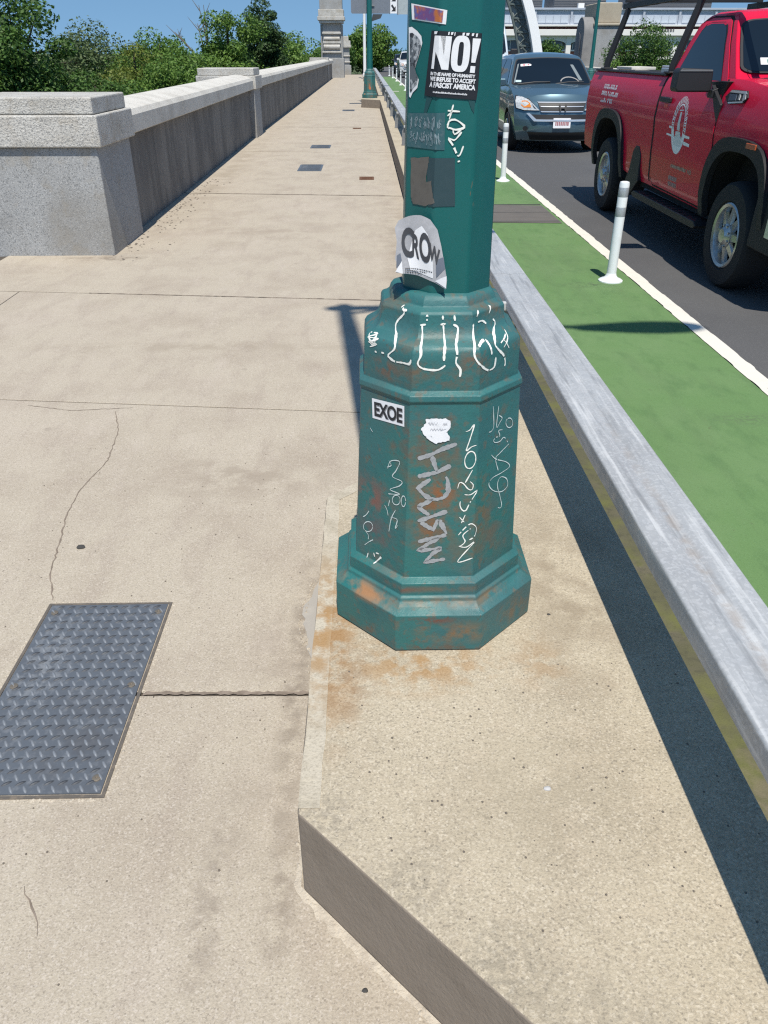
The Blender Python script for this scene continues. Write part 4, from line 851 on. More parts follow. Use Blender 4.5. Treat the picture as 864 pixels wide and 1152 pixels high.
def wheel(parent, x, y, z, r, w, rim_r, side, holes=8):
    t = bpy.data.objects.new('wheel', None); COL.objects.link(t); t.parent = parent; t.location = (x, y, z)
    mb = MB(); s = side
    mb.lathe([(rim_r,-w*.40*s),(rim_r+.02,-w*.5*s),(r*.93,-w*.5*s),(r*.985,-w*.40*s),(r,-w*.25*s),(r,w*.25*s),(r*.985,w*.40*s),(r*.93,w*.5*s),(rim_r+.02,w*.5*s),(rim_r,w*.40*s)], axis='x', n=40, cap=False)
    for k in range(36):
        a = 2*PI*k/36; 
    mb.build('tyre', m_tyre, t, smooth=40)
    mb = MB(); f = w*.46*s
    mb.lathe([(rim_r+.006,f),(rim_r-.006,f+.010*s),(rim_r-.028,f),(rim_r-.045,f-.05*s),(rim_r-.05,f-.09*s)], axis='x', n=40, cap=False)
    mb.build('rim', m_rim, t, smooth=40)
    mb = MB(); mb.lathe([(rim_r-.06,f-.086*s),(.02,f-.086*s)], axis='x', n=40, cap=True); mb.build('brake_disc', m_under, t)
    mb = MB()
    for k in range(holes):
        a = 2*PI*k/holes; c, s_ = math.cos(a), math.sin(a); hw0, hw1 = .038*r/.42, .030*r/.42
        def pt(rad, off, d): return (f+d*s, rad*c-off*s_, rad*s_+off*c)
        r0, r1 = .06, rim_r-.03
        vs = [pt(r0,-hw0,-.03),pt(r0,hw0,-.03),pt(r1,hw1,-.055),pt(r1,-hw1,-.055),pt(r0,-hw0*.8,-.006),pt(r0,hw0*.8,-.006),pt(r1,hw1*.7,-.03),pt(r1,-hw1*.7,-.03)]
        mb.add(vs, [(3,2,1,0),(4,5,6,7),(0,1,5,4),(1,2,6,5),(2,3,7,6),(3,0,4,7)])
    mb.lathe([(.10*r/.42,f-.05*s),(.095*r/.42,f-.004*s),(.07*r/.42,f+.012*s),(.055*r/.42,f+.03*s),(.01,f+.034*s)], axis='x', n=20)
    for k in range(8):
        a = 2*PI*(k+.5)/8; mb.lathe([(.010,f-.01*s),(.010,f+.014*s),(.004,f+.018*s)], (0,.083*r/.42*math.cos(a),.083*r/.42*math.sin(a)), 'x', 6)
    mb.build('hub_spokes', m_rim, t, smooth=40)

# --- red pickup, nose towards the camera
m_red = M('red_car_paint', (.60,.007,.042), .4, .0, coat=.22, spec=.15)
TX, TY = 4.03, 8.6
truck = thing('pickup_truck', 'red pickup truck with black ladder rack and round white seal on its door', 'truck', (TX, TY, RZ))
def tw(y): return y-TY
hwT = [(.45,.985),(.62,1.025),(.85,1.042),(1.05,1.050),(1.16,1.060),(1.30,1.050),(1.42,1.028),(1.50,1.0),(1.56,.965)]
def truck_map(s, y, z):
    w = interp(hwT, z)
    yy = y
    f = max(0, (6.25-y)/.6)
    if f > 0: yy = y + .16*abs(s)**3*f
    zz = z + (.035*(1-s*s) if z > 1.44 and y < 7.1 else 0)
    return (s*w, tw(yy), zz)
FA = arc(6.65,.47,.60,0,180,16,2.7); RA = arc(10.45,.47,.60,0,180,16,2.7)
body = [(5.80,.62),(5.72,.80),(5.68,1.05),(5.70,1.36),(5.82,1.44),(6.4,1.50),(6.95,1.545),(7.15,1.55),(8.80,1.535),(8.815,1.52),(8.835,1.52),(8.85,1.535),(11.60,1.535),(11.66,1.49),(11.66,.80),(11.62,.66),(11.05,.62)] + [p for p in RA if p[1] > .5] + [(9.84,.56),(9.4,.52),(7.25,.50)] + [p for p in FA if p[1] > .5] + [(6.04,.62)]
solid(body, truck_map, 'body', [m_red, m_under], truck, wells=(6.65, 10.45), yc=[5.9,6.1,6.3,6.7,7.1,7.6,8.2,8.7,9.3,9.9,10.5,11.0,11.4], zc=[.55,.62,.75,.85,.95,1.05,1.11,1.16,1.22,1.30,1.36,1.42,1.47,1.51], bev=.012, smooth=24)
hwC = [(1.50,.985),(1.60,.955),(1.80,.895),(1.96,.835),(2.02,.79),(2.08,.70)]
def cab_map(s, y, z):
    w = interp(hwC, z); f = max(0, (7.9-y)/.9)
    return (s*w, tw(y+.10*s*s*f), z+.03*(1-s*s)*(1 if z > 1.9 else 0))
solid([(7.02,1.50),(7.17,1.565),(7.76,1.985),(7.88,2.035),(8.05,2.055),(8.4,2.055),(8.52,2.03),(8.60,1.97),(8.79,1.52),(8.79,1.45),(7.0,1.45)], cab_map, 'cab', m_red, truck, yc=[7.2,7.4,7.6,7.9,8.2,8.5], zc=[1.53,1.6,1.7,1.8,1.9,1.96,2.0,2.03], bev=.028, smooth=30)
def tside(u, v, h): # left flank (towards the bike lane)
    p = truck_map(-1, u, v); return (p[0]-h, p[1], p[2])
def tcab(u, v, h):
    p = cab_map(-1, u, v); return (p[0]-h, p[1], p[2]+.2*h)
ZC = [.55,.62,.75,.85,.95,1.05,1.11,1.16,1.22,1.30,1.36,1.42,1.47,1.51]
YC = [7.4,7.6,7.9,8.2,8.5]
# door, standing a hair proud, with a dark seam round it
def sgrow(poly, d):
    cx = sum(p[0] for p in poly)/len(poly); cy = sum(p[1] for p in poly)/len(poly)
    return [(p[0]+math.copysign(d, p[0]-cx), p[1]+math.copysign(d, p[1]-cy)) for p in poly]
door = [(7.30,.53),(8.70,.545),(8.765,.62),(8.775,1.1),(8.775,1.525),(7.34,1.525),(7.26,1.3),(7.24,.9)]
patch(poly_bm([[(8.797,.56),(8.84,.56),(8.84,1.53),(8.797,1.53)]]), tside, 'cab_gap', m_under, truck, h=.0008, vc=ZC)
patch(poly_bm([sgrow(door,.018)]), tside, 'door_seam', m_under, truck, h=.0006, uc=YC, vc=ZC)
dr = patch(poly_bm([door]), tside, 'door', m_red, truck, h=0.001, thick=.004, uc=YC, vc=ZC, smooth=24)
fr_o = [(7.27,1.515),(7.85,1.965),(7.97,2.00),(8.38,2.01),(8.50,1.985),(8.56,1.93),(8.745,1.515)]
patch(poly_bm([sgrow(fr_o,.016)]), tcab, 'door_seam', m_under, truck, h=.001, uc=YC, vc=[1.53,1.6,1.7,1.8,1.9,1.96])
patch(poly_bm([fr_o]), tcab, 'door_frame', m_red, truck, h=.002, thick=.005, uc=YC, vc=[1.53,1.6,1.7,1.8,1.9,1.96], smooth=24)
win = [(7.43,1.525),(7.83,1.87),(7.91,1.925),(8.01,1.955),(8.30,1.962),(8.40,1.945),(8.455,1.90),(8.63,1.525)]
sl = patch(poly_bm([sgrow(win,.014)]), tcab, 'window_seal', m_dark, truck, h=.0085, uc=YC, vc=[1.6,1.7,1.8,1.9])
patch(poly_bm([win]), tcab, 'door_window', m_glass, truck, h=.0105, uc=YC, vc=[1.6,1.7,1.8,1.9])
def wsf(u, v, h):   # windscreen: u across (-1..1), v up the slope
    y = 7.18+(7.75-7.18)*v; z = 1.575+(1.98-1.575)*v; p = cab_map(u, y, z); 
    return (p[0], p[1]-h*.75, p[2]+h*.65)
ws = rrect(-.97,.97,.02,.97,.12)
patch(poly_bm([ws]), wsf, 'windscreen_seal', m_dark, truck, h=.012, uc=[-.7,-.5,-.25,0,.25,.5,.7], vc=[.25,.5,.75])
wsm = patch(poly_bm([rrect(-.945,.945,.05,.94,.11)]), wsf, 'windscreen', m_glass, truck, h=.0145, uc=[-.7,-.5,-.25,0,.25,.5,.7], vc=[.25,.5,.75])
patch(poly_bm([[(-.80,.16),(-.66,.16),(-.66,.28),(-.80,.28)]]), wsf, 'sticker', m_stick, wsm, h=.017)
patch(poly_bm([[(-.745,.19),(-.715,.19),(-.715,.25),(-.745,.25)]]), wsf, 'sticker_mark', M('green_mark',(.1,.25,.2),.6), wsm, h=.0185)
mb = MB(); mb.tube([(-.80,tw(6.98),1.57),(-.42,tw(7.10),1.625),(.1,tw(7.12),1.64)], .009, 6); mb.build('wiper', m_dark, truck)
mb = MB(); mb.tube([(-.82,tw(6.86),1.54),(-.83,tw(6.9),1.9),(-.84,tw(6.95),2.25)], [.006,.004,.003], 6); mb.build('antenna', m_dark, truck)
for s in (-.42,-.0,.42):
    mb = MB(); mb.lathe([(.05,0),(.045,.03),(.02,.045)], (s, tw(7.86), 2.07), n=12); mb.build('marker_light', M('clear_marker',(.7,.68,.62),.2) if s == -.42 else m_amber, truck)
# flares
for cy, nm in ((6.65,0),(10.45,1)):
    o = arc(cy,.47,.685,0,180,20,2.9); i_ = arc(cy,.47,.585,0,180,20,2.7)
    bm = bmesh.new(); n = len(o)
    vo = [bm.verts.new((p[0], max(p[1], .47), 0)) for p in o]; vi = [bm.verts.new((p[0], max(p[1], .47), 0)) for p in i_]
    for k in range(n-1): bm.faces.new([vo[k], vo[k+1], vi[k+1], vi[k]])
    for vv in bm.verts:
        if vv.co.y < .5: vv.co.y = .47
    fl_ = patch(bm, tside, 'wheel_arch_flare', m_trim, truck, h=-.02, thick=.055, smooth=40)
    if cy < 8:
        mb = MB(); a = tside(6.42, 1.115, .034); mb.box(-.012,0,-.10,.07,-.016,.022); r_ = mb.build('side_reflector', m_ored, fl_, bevel=.004, loc=a)
for y in (6.65, 10.45):
    for sd in (-1, 1): wheel(truck, sd*.92, tw(y), .42, .42, .26, .255, sd)
mb = MB(); mb.box(-.74,.74,tw(5.9),tw(11.5),.38,.80); mb.box(-.98,.98,tw(7.4),tw(9.75),.46,.60); mb.box(-.80,.80,tw(9.8),tw(11.2),.78,1.1); mb.box(-.80,.80,tw(5.95),tw(7.3),.78,1.05)
mb.build('chassis', m_under, truck)
mb = MB(); mb.prism([(tw(7.22),.37),(tw(9.02),.37),(tw(9.10),.40),(tw(9.02),.435),(tw(7.22),.435),(tw(7.16),.40)], -1.10, -.93, 'x'); rb = mb.build('running_board', m_dark, truck, bevel=.008)
mb = MB()
for k in range(9): mb.box(-1.085,-.96,tw(7.5+k*.15),tw(7.56+k*.15),.435,.441)
mb.build('tread', m_trim, rb)
mb = MB(); mb.prism([(tw(9.10),.52),(tw(9.34),.34),(tw(9.55),.34),(tw(9.60),.40),(tw(9.46),.60),(tw(9.40),.80),(tw(9.32),.86),(tw(9.20),.86),(tw(9.13),.78)], -1.046, -.9, 'x'); mb.build('mud_guard', m_dark, truck, bevel=.01)
# bumper, grille end
def bump_map(s, y, z): return (s*1.045, tw(y+.20*abs(s)**4), z)
solid([(5.55,.42),(5.52,.62),(5.56,.84),(5.72,.86),(6.02,.86),(6.04,.42)], bump_map, 'bumper', m_trim, truck, yc=[5.7,5.85], zc=[.6], bev=.02)
mb = MB(); mb.box(-1.062,-1.045,tw(5.80),tw(5.95),.54,.80); ch = mb.build('bumper_cap', m_chrome, truck, bevel=.01)
mb = MB(); mb.box(-.78,.78,tw(5.655),tw(5.70),.92,1.36); gl_ = mb.build('grille', m_dark, truck, bevel=.02)
mb = MB()
for k in range(4): mb.box(-.76,.76,tw(5.635),tw(5.656),.97+k*.10,1.0+k*.10)
mb.build('grille_bar', m_chrome, gl_, bevel=.005)
for s in (-1,1):
    mb = MB(); mb.prism([(s*.80,1.0),(s*.98,1.02),(s*1.0,1.34),(s*.80,1.36)], tw(5.74), tw(5.86), 'y'); mb.build('headlight', m_lens, truck, bevel=.015)
# mirror
mb = MB(); mb.prism([(-1.375,1.445),(-1.09,1.445),(-1.08,1.48),(-1.09,1.615),(-1.36,1.625),(-1.385,1.60),(-1.39,1.47)], tw(7.42), tw(7.58), 'y'); mr = mb.build('mirror', m_dark, truck, bevel=.02)
mb = MB(); mb.prism([(-1.08,1.40),(-.96,1.40),(-.96,1.50),(-1.08,1.46)], tw(7.40), tw(7.50), 'y'); mb.prism([(tw(7.30),1.40),(tw(7.62),1.52),(tw(7.36),1.53),(tw(7.22),1.53)], -1.03, -.975, 'x'); mb.build('mirror_arm', m_dark, mr, bevel=.006)
mb = MB(); mb.box(-1.375,-1.10,tw(7.415),tw(7.42)-.0005,1.60,1.612); mb.build('mirror_edge', M('mirror_edge_grey',(.16,.165,.17),.3), mr)
mb = MB(); a = tside(7.40,1.30,.0); mb.prism([(tw(7.22),1.36),(tw(7.48),1.50),(tw(7.36),1.34),(tw(7.24),1.22)], -1.063, -1.02, 'x'); mb.build('mirror_base', m_dark, truck, bevel=.006)
# handle
hb = bpy.data.objects.new('door_handle', None); COL.objects.link(hb); hb.parent = truck; hb.location = tside(8.56, 1.335, .006)
mb = MB(); mb.box(-.03,0,-.15,.14,-.022,.026); mb.build('grip', m_dark, hb, bevel=.01)
mb = MB(); mb.box(-.008,0,-.06,.04,-.07,-.03); mb.build('reflector', M('red_reflector',(.75,.05,.04),.3), hb, bevel=.004)
# fender badge
bd = patch(poly_bm([[(6.82,1.39),(7.10,1.37),(7.20,1.42),(7.13,1.475),(6.84,1.475),(6.78,1.43)]]), tside, 'fender_vent', m_dark, truck, h=.002, thick=.012, vc=ZC)
patch(poly_bm([[(6.81,1.455),(7.14,1.455),(7.12,1.472),(6.85,1.472)],[(6.795,1.42),(6.84,1.40),(6.87,1.45),(6.83,1.455)],[(6.83,1.393),(7.09,1.376),(7.1,1.386),(6.83,1.404)],[(6.90,1.41),(6.93,1.41),(6.95,1.45),(6.92,1.45)]]), tside, 'chrome_trim', m_chrome, bd, h=.015, thick=.004)
patch(poly_bm([[(6.97,1.405),(7.11,1.395),(7.13,1.445),(6.99,1.445)]]), tside, 'vent_inset', M('vent_blue_grey',(.10,.13,.18),.3,.4), bd, h=.015, thick=.003)
# seal on the door: lettered ring and tower
sl_c = (8.085, 1.145); rx, rz = .190, .250
def ringpts(r0, n=40): return [(sl_c[0]+rx*r0*math.cos(2*PI*k/n), sl_c[1]+rz*r0*math.sin(2*PI*k/n)) for k in range(n)]
m_decal = M('white_decal', (.86,.86,.85), .5)
bm = bmesh.new(); n = 40; A = [bm.verts.new((*p,0)) for p in ringpts(1.0,n)]; B = [bm.verts.new((*p,0)) for p in ringpts(.955,n)]
C_ = [bm.verts.new((*p,0)) for p in ringpts(.72,n)]; D_ = [bm.verts.new((*p,0)) for p in ringpts(.67,n)]
for k in range(n):
    j = (k+1)%n
    if not (n*.14 < k < n*.44): bm.faces.new([A[k],A[j],B[j],B[k]]); 
    bm.faces.new([C_[k],C_[j],D_[j],D_[k]])
    if n*.55 <= k < n*.97: bm.faces.new([B[k],B[j],C_[j],C_[k]])
se = patch(bm, tside, 'door_seal', m_decal, dr, h=.0062, vc=ZC); se['label'] = 'round white seal with a tower inside a lettered ring'
bm = bmesh.new(); rn = random.Random(5)
for k in range(17):
    a = math.radians(-12+k*12.5); c, s = math.cos(a), math.sin(a)
    for q in range(2):
        r0, r1 = (.79,.93); da = .05+.03*rn.random()
        aa = a+(q-.5)*.085
        pts = [(sl_c[0]+rx*r*math.cos(t_), sl_c[1]+rz*r*math.sin(t_)) for r, t_ in ((r0-.04,aa-.028),(r1+.04,aa-.028),(r1+.04,aa+.026),(r0-.04,aa+.026))]
        bm.faces.new([bm.verts.new((*p,0)) for p in pts])
patch(bm, tside, 'seal_lettering', m_decal, se, h=.0064, vc=ZC)
bm = poly_bm([[(8.050,1.10),(8.125,1.10),(8.105,1.255),(8.068,1.255)],[(8.035,1.268),(8.14,1.262),(8.14,1.272),(8.035,1.278)],[(8.08,1.285),(8.095,1.285),(8.09,1.31)],[(8.02,1.055),(8.16,1.045),(8.15,1.09),(8.03,1.092)],[(7.985,.965),(8.185,.965),(8.20,1.0),(8.165,1.05),(8.01,1.055),(7.97,1.01)]])
patch(bm, tside, 'seal_tower', M('decal_grey',(.70,.70,.69),.5), se, h=.0064, vc=ZC)
patch(poly_bm([[(8.22,1.10),(8.34,1.105),(8.34,1.125),(8.22,1.12)],[(8.20,1.03),(8.40,1.04),(8.40,1.055),(8.2,1.05)],[(7.78,1.05),(7.93,1.05),(7.93,1.075),(7.78,1.07)],[(7.76,.985),(7.92,.99),(7.92,1.02),(7.76,1.01)]]), tside, 'seal_ribbon', m_decal, se, h=.0064, vc=ZC)
m_badge = M('badge_grey', (.35,.33,.33), .35, .5)
def side_text(s, y0, y1, z0, z1, mat, par, name, bold=.02, h=.0066):
    bm = text_bm(s, bold)
    for v in bm.verts: v.co = (y1-(y1-y0)*v.co.x, z0+(z1-z0)*v.co.y, 0)
    bmesh.ops.reverse_faces(bm, faces=bm.faces[:]); return patch(bm, tside, name, mat, par, h=h, vc=ZC)
side_text('HD', 7.62, 7.72, .765, .80, m_badge, dr, 'badge')
rn = random.Random(18); bm = bmesh.new(); y = 8.17     # the rest of the badge is too blurred to read
while y > 7.76:
    w = rn.uniform(.018,.03); bm.faces.new([bm.verts.new((a,b,0)) for a,b in ((y,.77),(y-w,.768),(y-w,.797),(y,.80))]); y -= w+.012
patch(bm, tside, 'badge_lettering', m_badge, dr, h=.0066, vc=ZC)
rn = random.Random(8); bm = bmesh.new()
for r in range(2):
    y = 8.20
    while y > 7.98:
        w = rn.uniform(.008,.016); z = .655-r*.055; bm.faces.new([bm.verts.new((a,b,0)) for a,b in ((y,z),(y-w,z),(y-w,z+.04),(y,z+.04))]); y -= w+.008
patch(bm, tside, 'door_print', M('door_print_tan',(.40,.36,.33),.6), dr, h=.0064, vc=ZC)
rn = random.Random(12); bm = bmesh.new()     # bed lettering, three uneven lines too blurred to read
for r, (y0, y1) in enumerate(((10.95,10.42),(10.98,10.28),(10.97,10.47))):
    y = y0
    while y > y1:
        w = rn.uniform(.02,.05); z = 1.355-r*.075
        for q in range(2):
            zz = z+q*.026; 
            if rn.random() < .85: bm.faces.new([bm.verts.new((a,b,0)) for a,b in ((y,zz),(y-w*rn.uniform(.4,1),zz),(y-w,zz+.022),(y,zz+.022))])
        y -= w+.012
patch(bm, tside, 'bed_lettering', m_decal, truck, h=.002, vc=ZC)['label'] = 'blurred white lettering on the rear of the bed side'
mb = MB(); mb.box(-1.0,-.88,tw(8.86),tw(11.60),1.536,1.556); mb.build('bed_rail', m_dark, truck, bevel=.006); mb = MB(); mb.box(.88,1.0,tw(8.86),tw(11.60),1.536,1.556); mb.build('bed_rail', m_dark, truck, bevel=.006)
mb = MB(); mb.box(-.86,.86,tw(8.9),tw(11.55),1.536,1.540); mb.build('bed_floor', m_under, truck)
mb = MB(); mb.box(-.87,.87,tw(8.95),tw(9.42),1.541,1.60); mb.box(-.86,.86,tw(8.93),tw(9.44),1.6005,1.62); tag(mb.build('tool_chest', m_chrome, bevel=.01, loc=(TX,TY,RZ)), 'low aluminium tool chest lying across the truck bed behind the cab', 'tool chest')
for s in (-1,1):
    mb = MB(); mb.prism([(s*1.035,.95),(s*1.035,1.42),(s*.93,1.42),(s*.93,.95)], tw(11.655), tw(11.70), 'y'); mb.build('tail_light', M('tail_red',(.4,.02,.02),.2), truck, bevel=.01)
# ladder rack
rk = thing('ladder_rack', 'black steel ladder rack standing over the bed of the red truck', 'rack', (TX, TY, RZ))
for s in (-1,1):
    for y in (11.25, 8.82):
        mb = MB(); mb.tube([(s*.955,tw(y),1.555),(s*.955,tw(y),1.62),(s*.79,tw(y-.05),2.20)], [.045,.045,.04], 4); mb.box(s*.955-.06,s*.955+.06,tw(y)-.09,tw(y)+.09,1.557,1.575); mb.build('leg', m_dark, rk, bevel=.008)
    mb = MB(); mb.box(s*.78-.03,s*.78+.03,tw(6.6),tw(11.4),2.20,2.26); mb.build('side_rail', m_dark, rk, bevel=.006)
for y in (11.2, 8.75, 6.75):
    mb = MB(); mb.box(-.84,.84,tw(y)-.035,tw(y)+.035,2.265,2.33); mb.build('crossbar', m_dark, rk, bevel=.006)
mb = MB(); mb.tube([(-.72,tw(11.16),2.36),(.72,tw(11.16),2.36)], .025, 8); mb.build('roller', m_galvd, rk)

# --- compact crossovers (one detailed, two far ones)
def crossover(label, x, y, paint, detail=True, sc=1.03, group=None):
    t = thing('crossover_car', label, 'car', (x, y, RZ), group); t.scale = (sc, sc, sc)
    hwB = [(.22,.80),(.40,.875),(.60,.905),(.85,.91),(1.0,.895),(1.12,.865),(1.2,.83)]
    def bm_(s, y, z):
        w = interp(hwB, z); f = max(0, 1-y/1.2)
        return (s*w*(1-.05*f*s*s), y+.36*abs(s)**2.4*f, z+(.055*(1-s*s) if z > .95 and y < 1.2 else 0))
    FA = arc(.93,.36,.40,0,180,14); RA = arc(3.55,.36,.40,0,180,14)
    body = [(.12,.22),(.03,.30),(0,.42),(.01,.58),(.05,.74),(.10,.86),(.20,.945),(.34,.985),(.7,1.06),(1.08,1.115),(2.0,1.14),(4.30,1.16),(4.46,1.0),(4.5,.6),(4.45,.32),(4.0,.24)] + [p for p in RA if p[1] > .37] + [(3.12,.24),(1.36,.24)] + [p for p in FA if p[1] > .37] + [(.5,.22)]
    yc = [.1,.25,.45,.7,1.0,1.5,2.1,2.8,3.4,4.0]; zc = [.3,.42,.5,.6,.7,.8,.9,.96,1.02,1.08]
    solid(body, bm_, 'body', [paint, m_under], t, wells=(.93, 3.55), well_r=.40, well_z=.36, yc=yc, zc=zc, sc=(-.93,-.85,-.7,-.5,-.25,0,.25,.5,.7,.85,.93), bev=.02, smooth=40)
    hwC = [(1.08,.865),(1.2,.835),(1.45,.745),(1.6,.68),(1.68,.60)]
    def cm(s, y, z):
        w = interp(hwC, z); f = max(0, (2.0-y)/1.0); return (s*w, y+.16*s*s*f, z+.035*(1-s*s)*(1 if z > 1.55 else 0))
    solid([(1.0,1.06),(1.10,1.115),(1.80,1.575),(2.0,1.635),(2.4,1.665),(3.4,1.645),(3.9,1.58),(4.28,1.15),(4.2,1.05)], cm, 'cabin', paint, t, yc=[1.3,1.6,1.9,2.2,2.8,3.4], zc=[1.15,1.25,1.35,1.45,1.55,1.61], bev=.03, smooth=40)
    def wsf(u, v, h):
        y = 1.14+(1.80-1.14)*v; z = 1.14+(1.57-1.14)*v; p = cm(u, y, z); return (p[0], p[1]-h*.55, p[2]+h*.83)
    UC = [-.75,-.5,-.25,0,.25,.5,.75]
    patch(poly_bm([rrect(-.95,.95,.0,1.0,.07)]), wsf, 'windscreen_seal', m_dark, t, h=.010, uc=UC, vc=[.25,.5,.75])
    ws = patch(poly_bm([rrect(-.915,.915,.03,.96,.06)]), wsf, 'windscreen', m_glass, t, h=.013, uc=UC, vc=[.25,.5,.75])
    def sd(sg):
        def f(u, v, h):
            p = cm(sg, u, v); return (p[0]+sg*h, p[1], p[2]); 
        return f
    for sg in (-1,1):
        patch(poly_bm([[(1.45,1.16),(1.97,1.53),(2.2,1.585),(2.66,1.59),(2.66,1.17)]]), sd(sg), 'side_window', m_glass, t, h=.006, uc=[1.6,1.9,2.2], vc=[1.25,1.35,1.45,1.55])
        patch(poly_bm([[(2.72,1.17),(2.72,1.59),(3.35,1.57),(3.75,1.50),(3.98,1.22),(3.9,1.17)]]), sd(sg), 'side_window', m_glass, t, h=.006, uc=[3.0,3.4], vc=[1.25,1.35,1.45,1.55])
        mb = MB(); mb.prism([(sg*.84,1.10),(sg*.90,1.12),(sg*1.02,1.10),(sg*1.045,1.19),(sg*1.02,1.25),(sg*.90,1.25),(sg*.87,1.17)], 1.36, 1.48, 'y'); mb.build('mirror', paint, t, bevel=.03)
        for y_ in (.93, 3.55): wheel(t, sg*.80, y_, .345, .345, .21, .22, sg, 5)
    mb = MB(); mb.box(-.70,.70,.35,4.3,.20,.55); mb.box(-.66,.66,.45,1.5,.5,.8); mb.box(-.66,.66,3.0,4.2,.5,.8); mb.build('chassis', m_under, t)
    def ff(u, v, h):   # nose surface
        yb = interp([(.22,.12),(.30,.03),(.42,0),(.58,.01),(.74,.05),(.86,.10),(.945,.20),(.985,.34)], v); s = u/.9
        p = bm_(s, yb, v); return (u, p[1]-h, v)
    XC = [-.7,-.5,-.3,-.1,.1,.3,.5,.7]; VZ = [.3,.42,.5,.58,.66,.74,.8,.86,.92]
    patch(poly_bm([[(-.46,.885),(.46,.885),(.40,.72),(-.40,.72)]]), ff, 'grille', m_dark, t, h=.004, thick=.012, uc=XC, vc=VZ)
    for z0, z1, w in ((.876,.893,.47),(.808,.822,.42),(.722,.738,.41)):
        patch(poly_bm([[(-w,z1),(w,z1),(w-.02,z0),(-w+.02,z0)]]), ff, 'grille_bar', m_chrome, t, h=.012, thick=.012, uc=XC, vc=VZ)
    patch(poly_bm([[(-.075,.85),(-.045,.85),(-.04,.805),(.04,.805),(.045,.85),(.075,.85),(.062,.735),(.035,.735),(.032,.785),(-.032,.785),(-.035,.735),(-.062,.735)]]), ff, 'emblem', m_dark if detail else m_chrome, t, h=.03, thick=.016, uc=XC, vc=VZ)
    patch(poly_bm([[(-.60,.68),(.60,.68),(.50,.60),(-.50,.60)]]), ff, 'lower_grille', m_dark, t, h=.004, thick=.006, uc=XC, vc=VZ)
    patch(poly_bm([[(-.66,.70),(-.60,.70),(-.48,.60),(.48,.60),(.60,.70),(.66,.70),(.52,.565),(-.52,.565)]]), ff, 'chrome_strip', m_chrome, t, h=.010, thick=.022, uc=XC, vc=VZ)
    patch(poly_bm([[(-.62,.38),(.62,.38),(.55,.24),(-.55,.24)]]), ff, 'air_dam', m_under, t, h=.004, thick=.006, uc=XC, vc=VZ)
    for sg in (-1,1):
        hp = [(.43,.75),(.50,.815),(.62,.925),(.74,.975),(.82,.975),(.85,.90),(.835,.785),(.70,.75)]
        hl_ = patch(poly_bm([[(sg*a,b) for a,b in hp]]), ff, 'headlight', m_lens, t, h=.006, thick=.02, uc=XC, vc=VZ)
        patch(poly_bm([[(sg*a,b) for a,b in sgrow(hp,.012)]]), ff, 'headlight_bezel', m_dark, t, h=.005, thick=.004, uc=XC, vc=VZ)
        patch(poly_bm([[(sg*a,b) for a,b in ((.47,.765),(.53,.79),(.565,.86),(.50,.785))]]), ff, 'inner_lamp', m_dark, hl_, h=.028, thick=.003)
        patch(poly_bm([[(sg*a,b) for a,b in ((.58,.80),(.70,.79),(.755,.83),(.74,.905),(.66,.91),(.60,.87))]]), ff, 'indicator', m_amber, hl_, h=.028, thick=.004)
        patch(poly_bm([[(sg*(.66+.045*math.cos(k*PI/6)), .44+.04*math.sin(k*PI/6)) for k in range(12)]]), ff, 'fog_lamp', m_dark, t, h=.003, thick=.008)
    pl = patch(poly_bm([rrect(-.165,.165,.455,.625,.012)]), ff, 'number_plate', m_stick, t, h=.022, thick=.008, uc=[-.1,0,.1])
    rn = random.Random(3); bm = bmesh.new()
    x_ = -.125
    while x_ < .115:
        w = rn.uniform(.018,.03); bm.faces.new([bm.verts.new((a,b,0)) for a,b in ((x_,.50),(x_+w,.50),(x_+w,.565),(x_,.565))]); x_ += w+.01
    patch(bm, ff, 'plate_lettering', M('plate_ink',(.38,.14,.16),.6), pl, h=.032)
    if detail:
        patch(poly_bm([[(-.78,.70),(-.60,.72),(-.50,.73),(-.50,.80),(-.60,.81),(-.79,.79)]]), wsf, 'sticker', m_stick, ws, h=.0155)
        patch(poly_bm([[(-.72,.73),(-.66,.73),(-.66,.78),(-.72,.78)],[(-.60,.745),(-.56,.745),(-.56,.79),(-.6,.79)]]), wsf, 'sticker_mark', M('sticker_red',(.5,.08,.1),.6), ws, h=.017)
        patch(poly_bm([[(-.86,.08),(-.73,.08),(-.73,.16),(-.86,.16)]]), wsf, 'sticker', M('pale_blue_sticker',(.45,.6,.65),.6), ws, h=.0155)
        patch(poly_bm([[(.50,.90),(.72,.87),(.72,.93),(.50,.93)]]), wsf, 'sun_strip', m_stick, ws, h=.0155)
        sw_ = []
        for k in range(13):
            a = math.radians(15+150*k/12); sw_.append((.42+.24*math.cos(a), .05+.25*math.sin(a)))
        for k in range(12,-1,-1):
            a = math.radians(15+150*k/12); sw_.append((.42+.215*math.cos(a), .05+.21*math.sin(a)))
        patch(poly_bm([sw_]), wsf, 'steering_wheel', M('wheel_leather',(.26,.25,.24),.6), ws, h=.0155)
        patch(poly_bm([rrect(-.12,.12,.80,.88,.03)]), wsf, 'inner_mirror', M('mirror_shade',(.05,.055,.06),.3), ws, h=.0155)
        patch(poly_bm([[(.66,.15),(.74,.15),(.66,.75),(.56,.88)],[(-.90,.06),(-.87,.06),(-.83,.9),(-.87,.9)]]), wsf, 'pillar_reflection', M('reflection_grey',(.16,.19,.20),.6), ws, h=.015)  # pale strips paint pillar reflections onto the glass
    for x0, x1 in ((-.70,-.05),(-.02,.62)):
        mb = MB(); mb.tube([(x0,1.20-.1*(1-abs(x0)),1.155),((x0+x1)/2,1.13,1.19),(x1,1.18,1.19)], .010, 5); mb.build('wiper', m_dark, t)
    return t
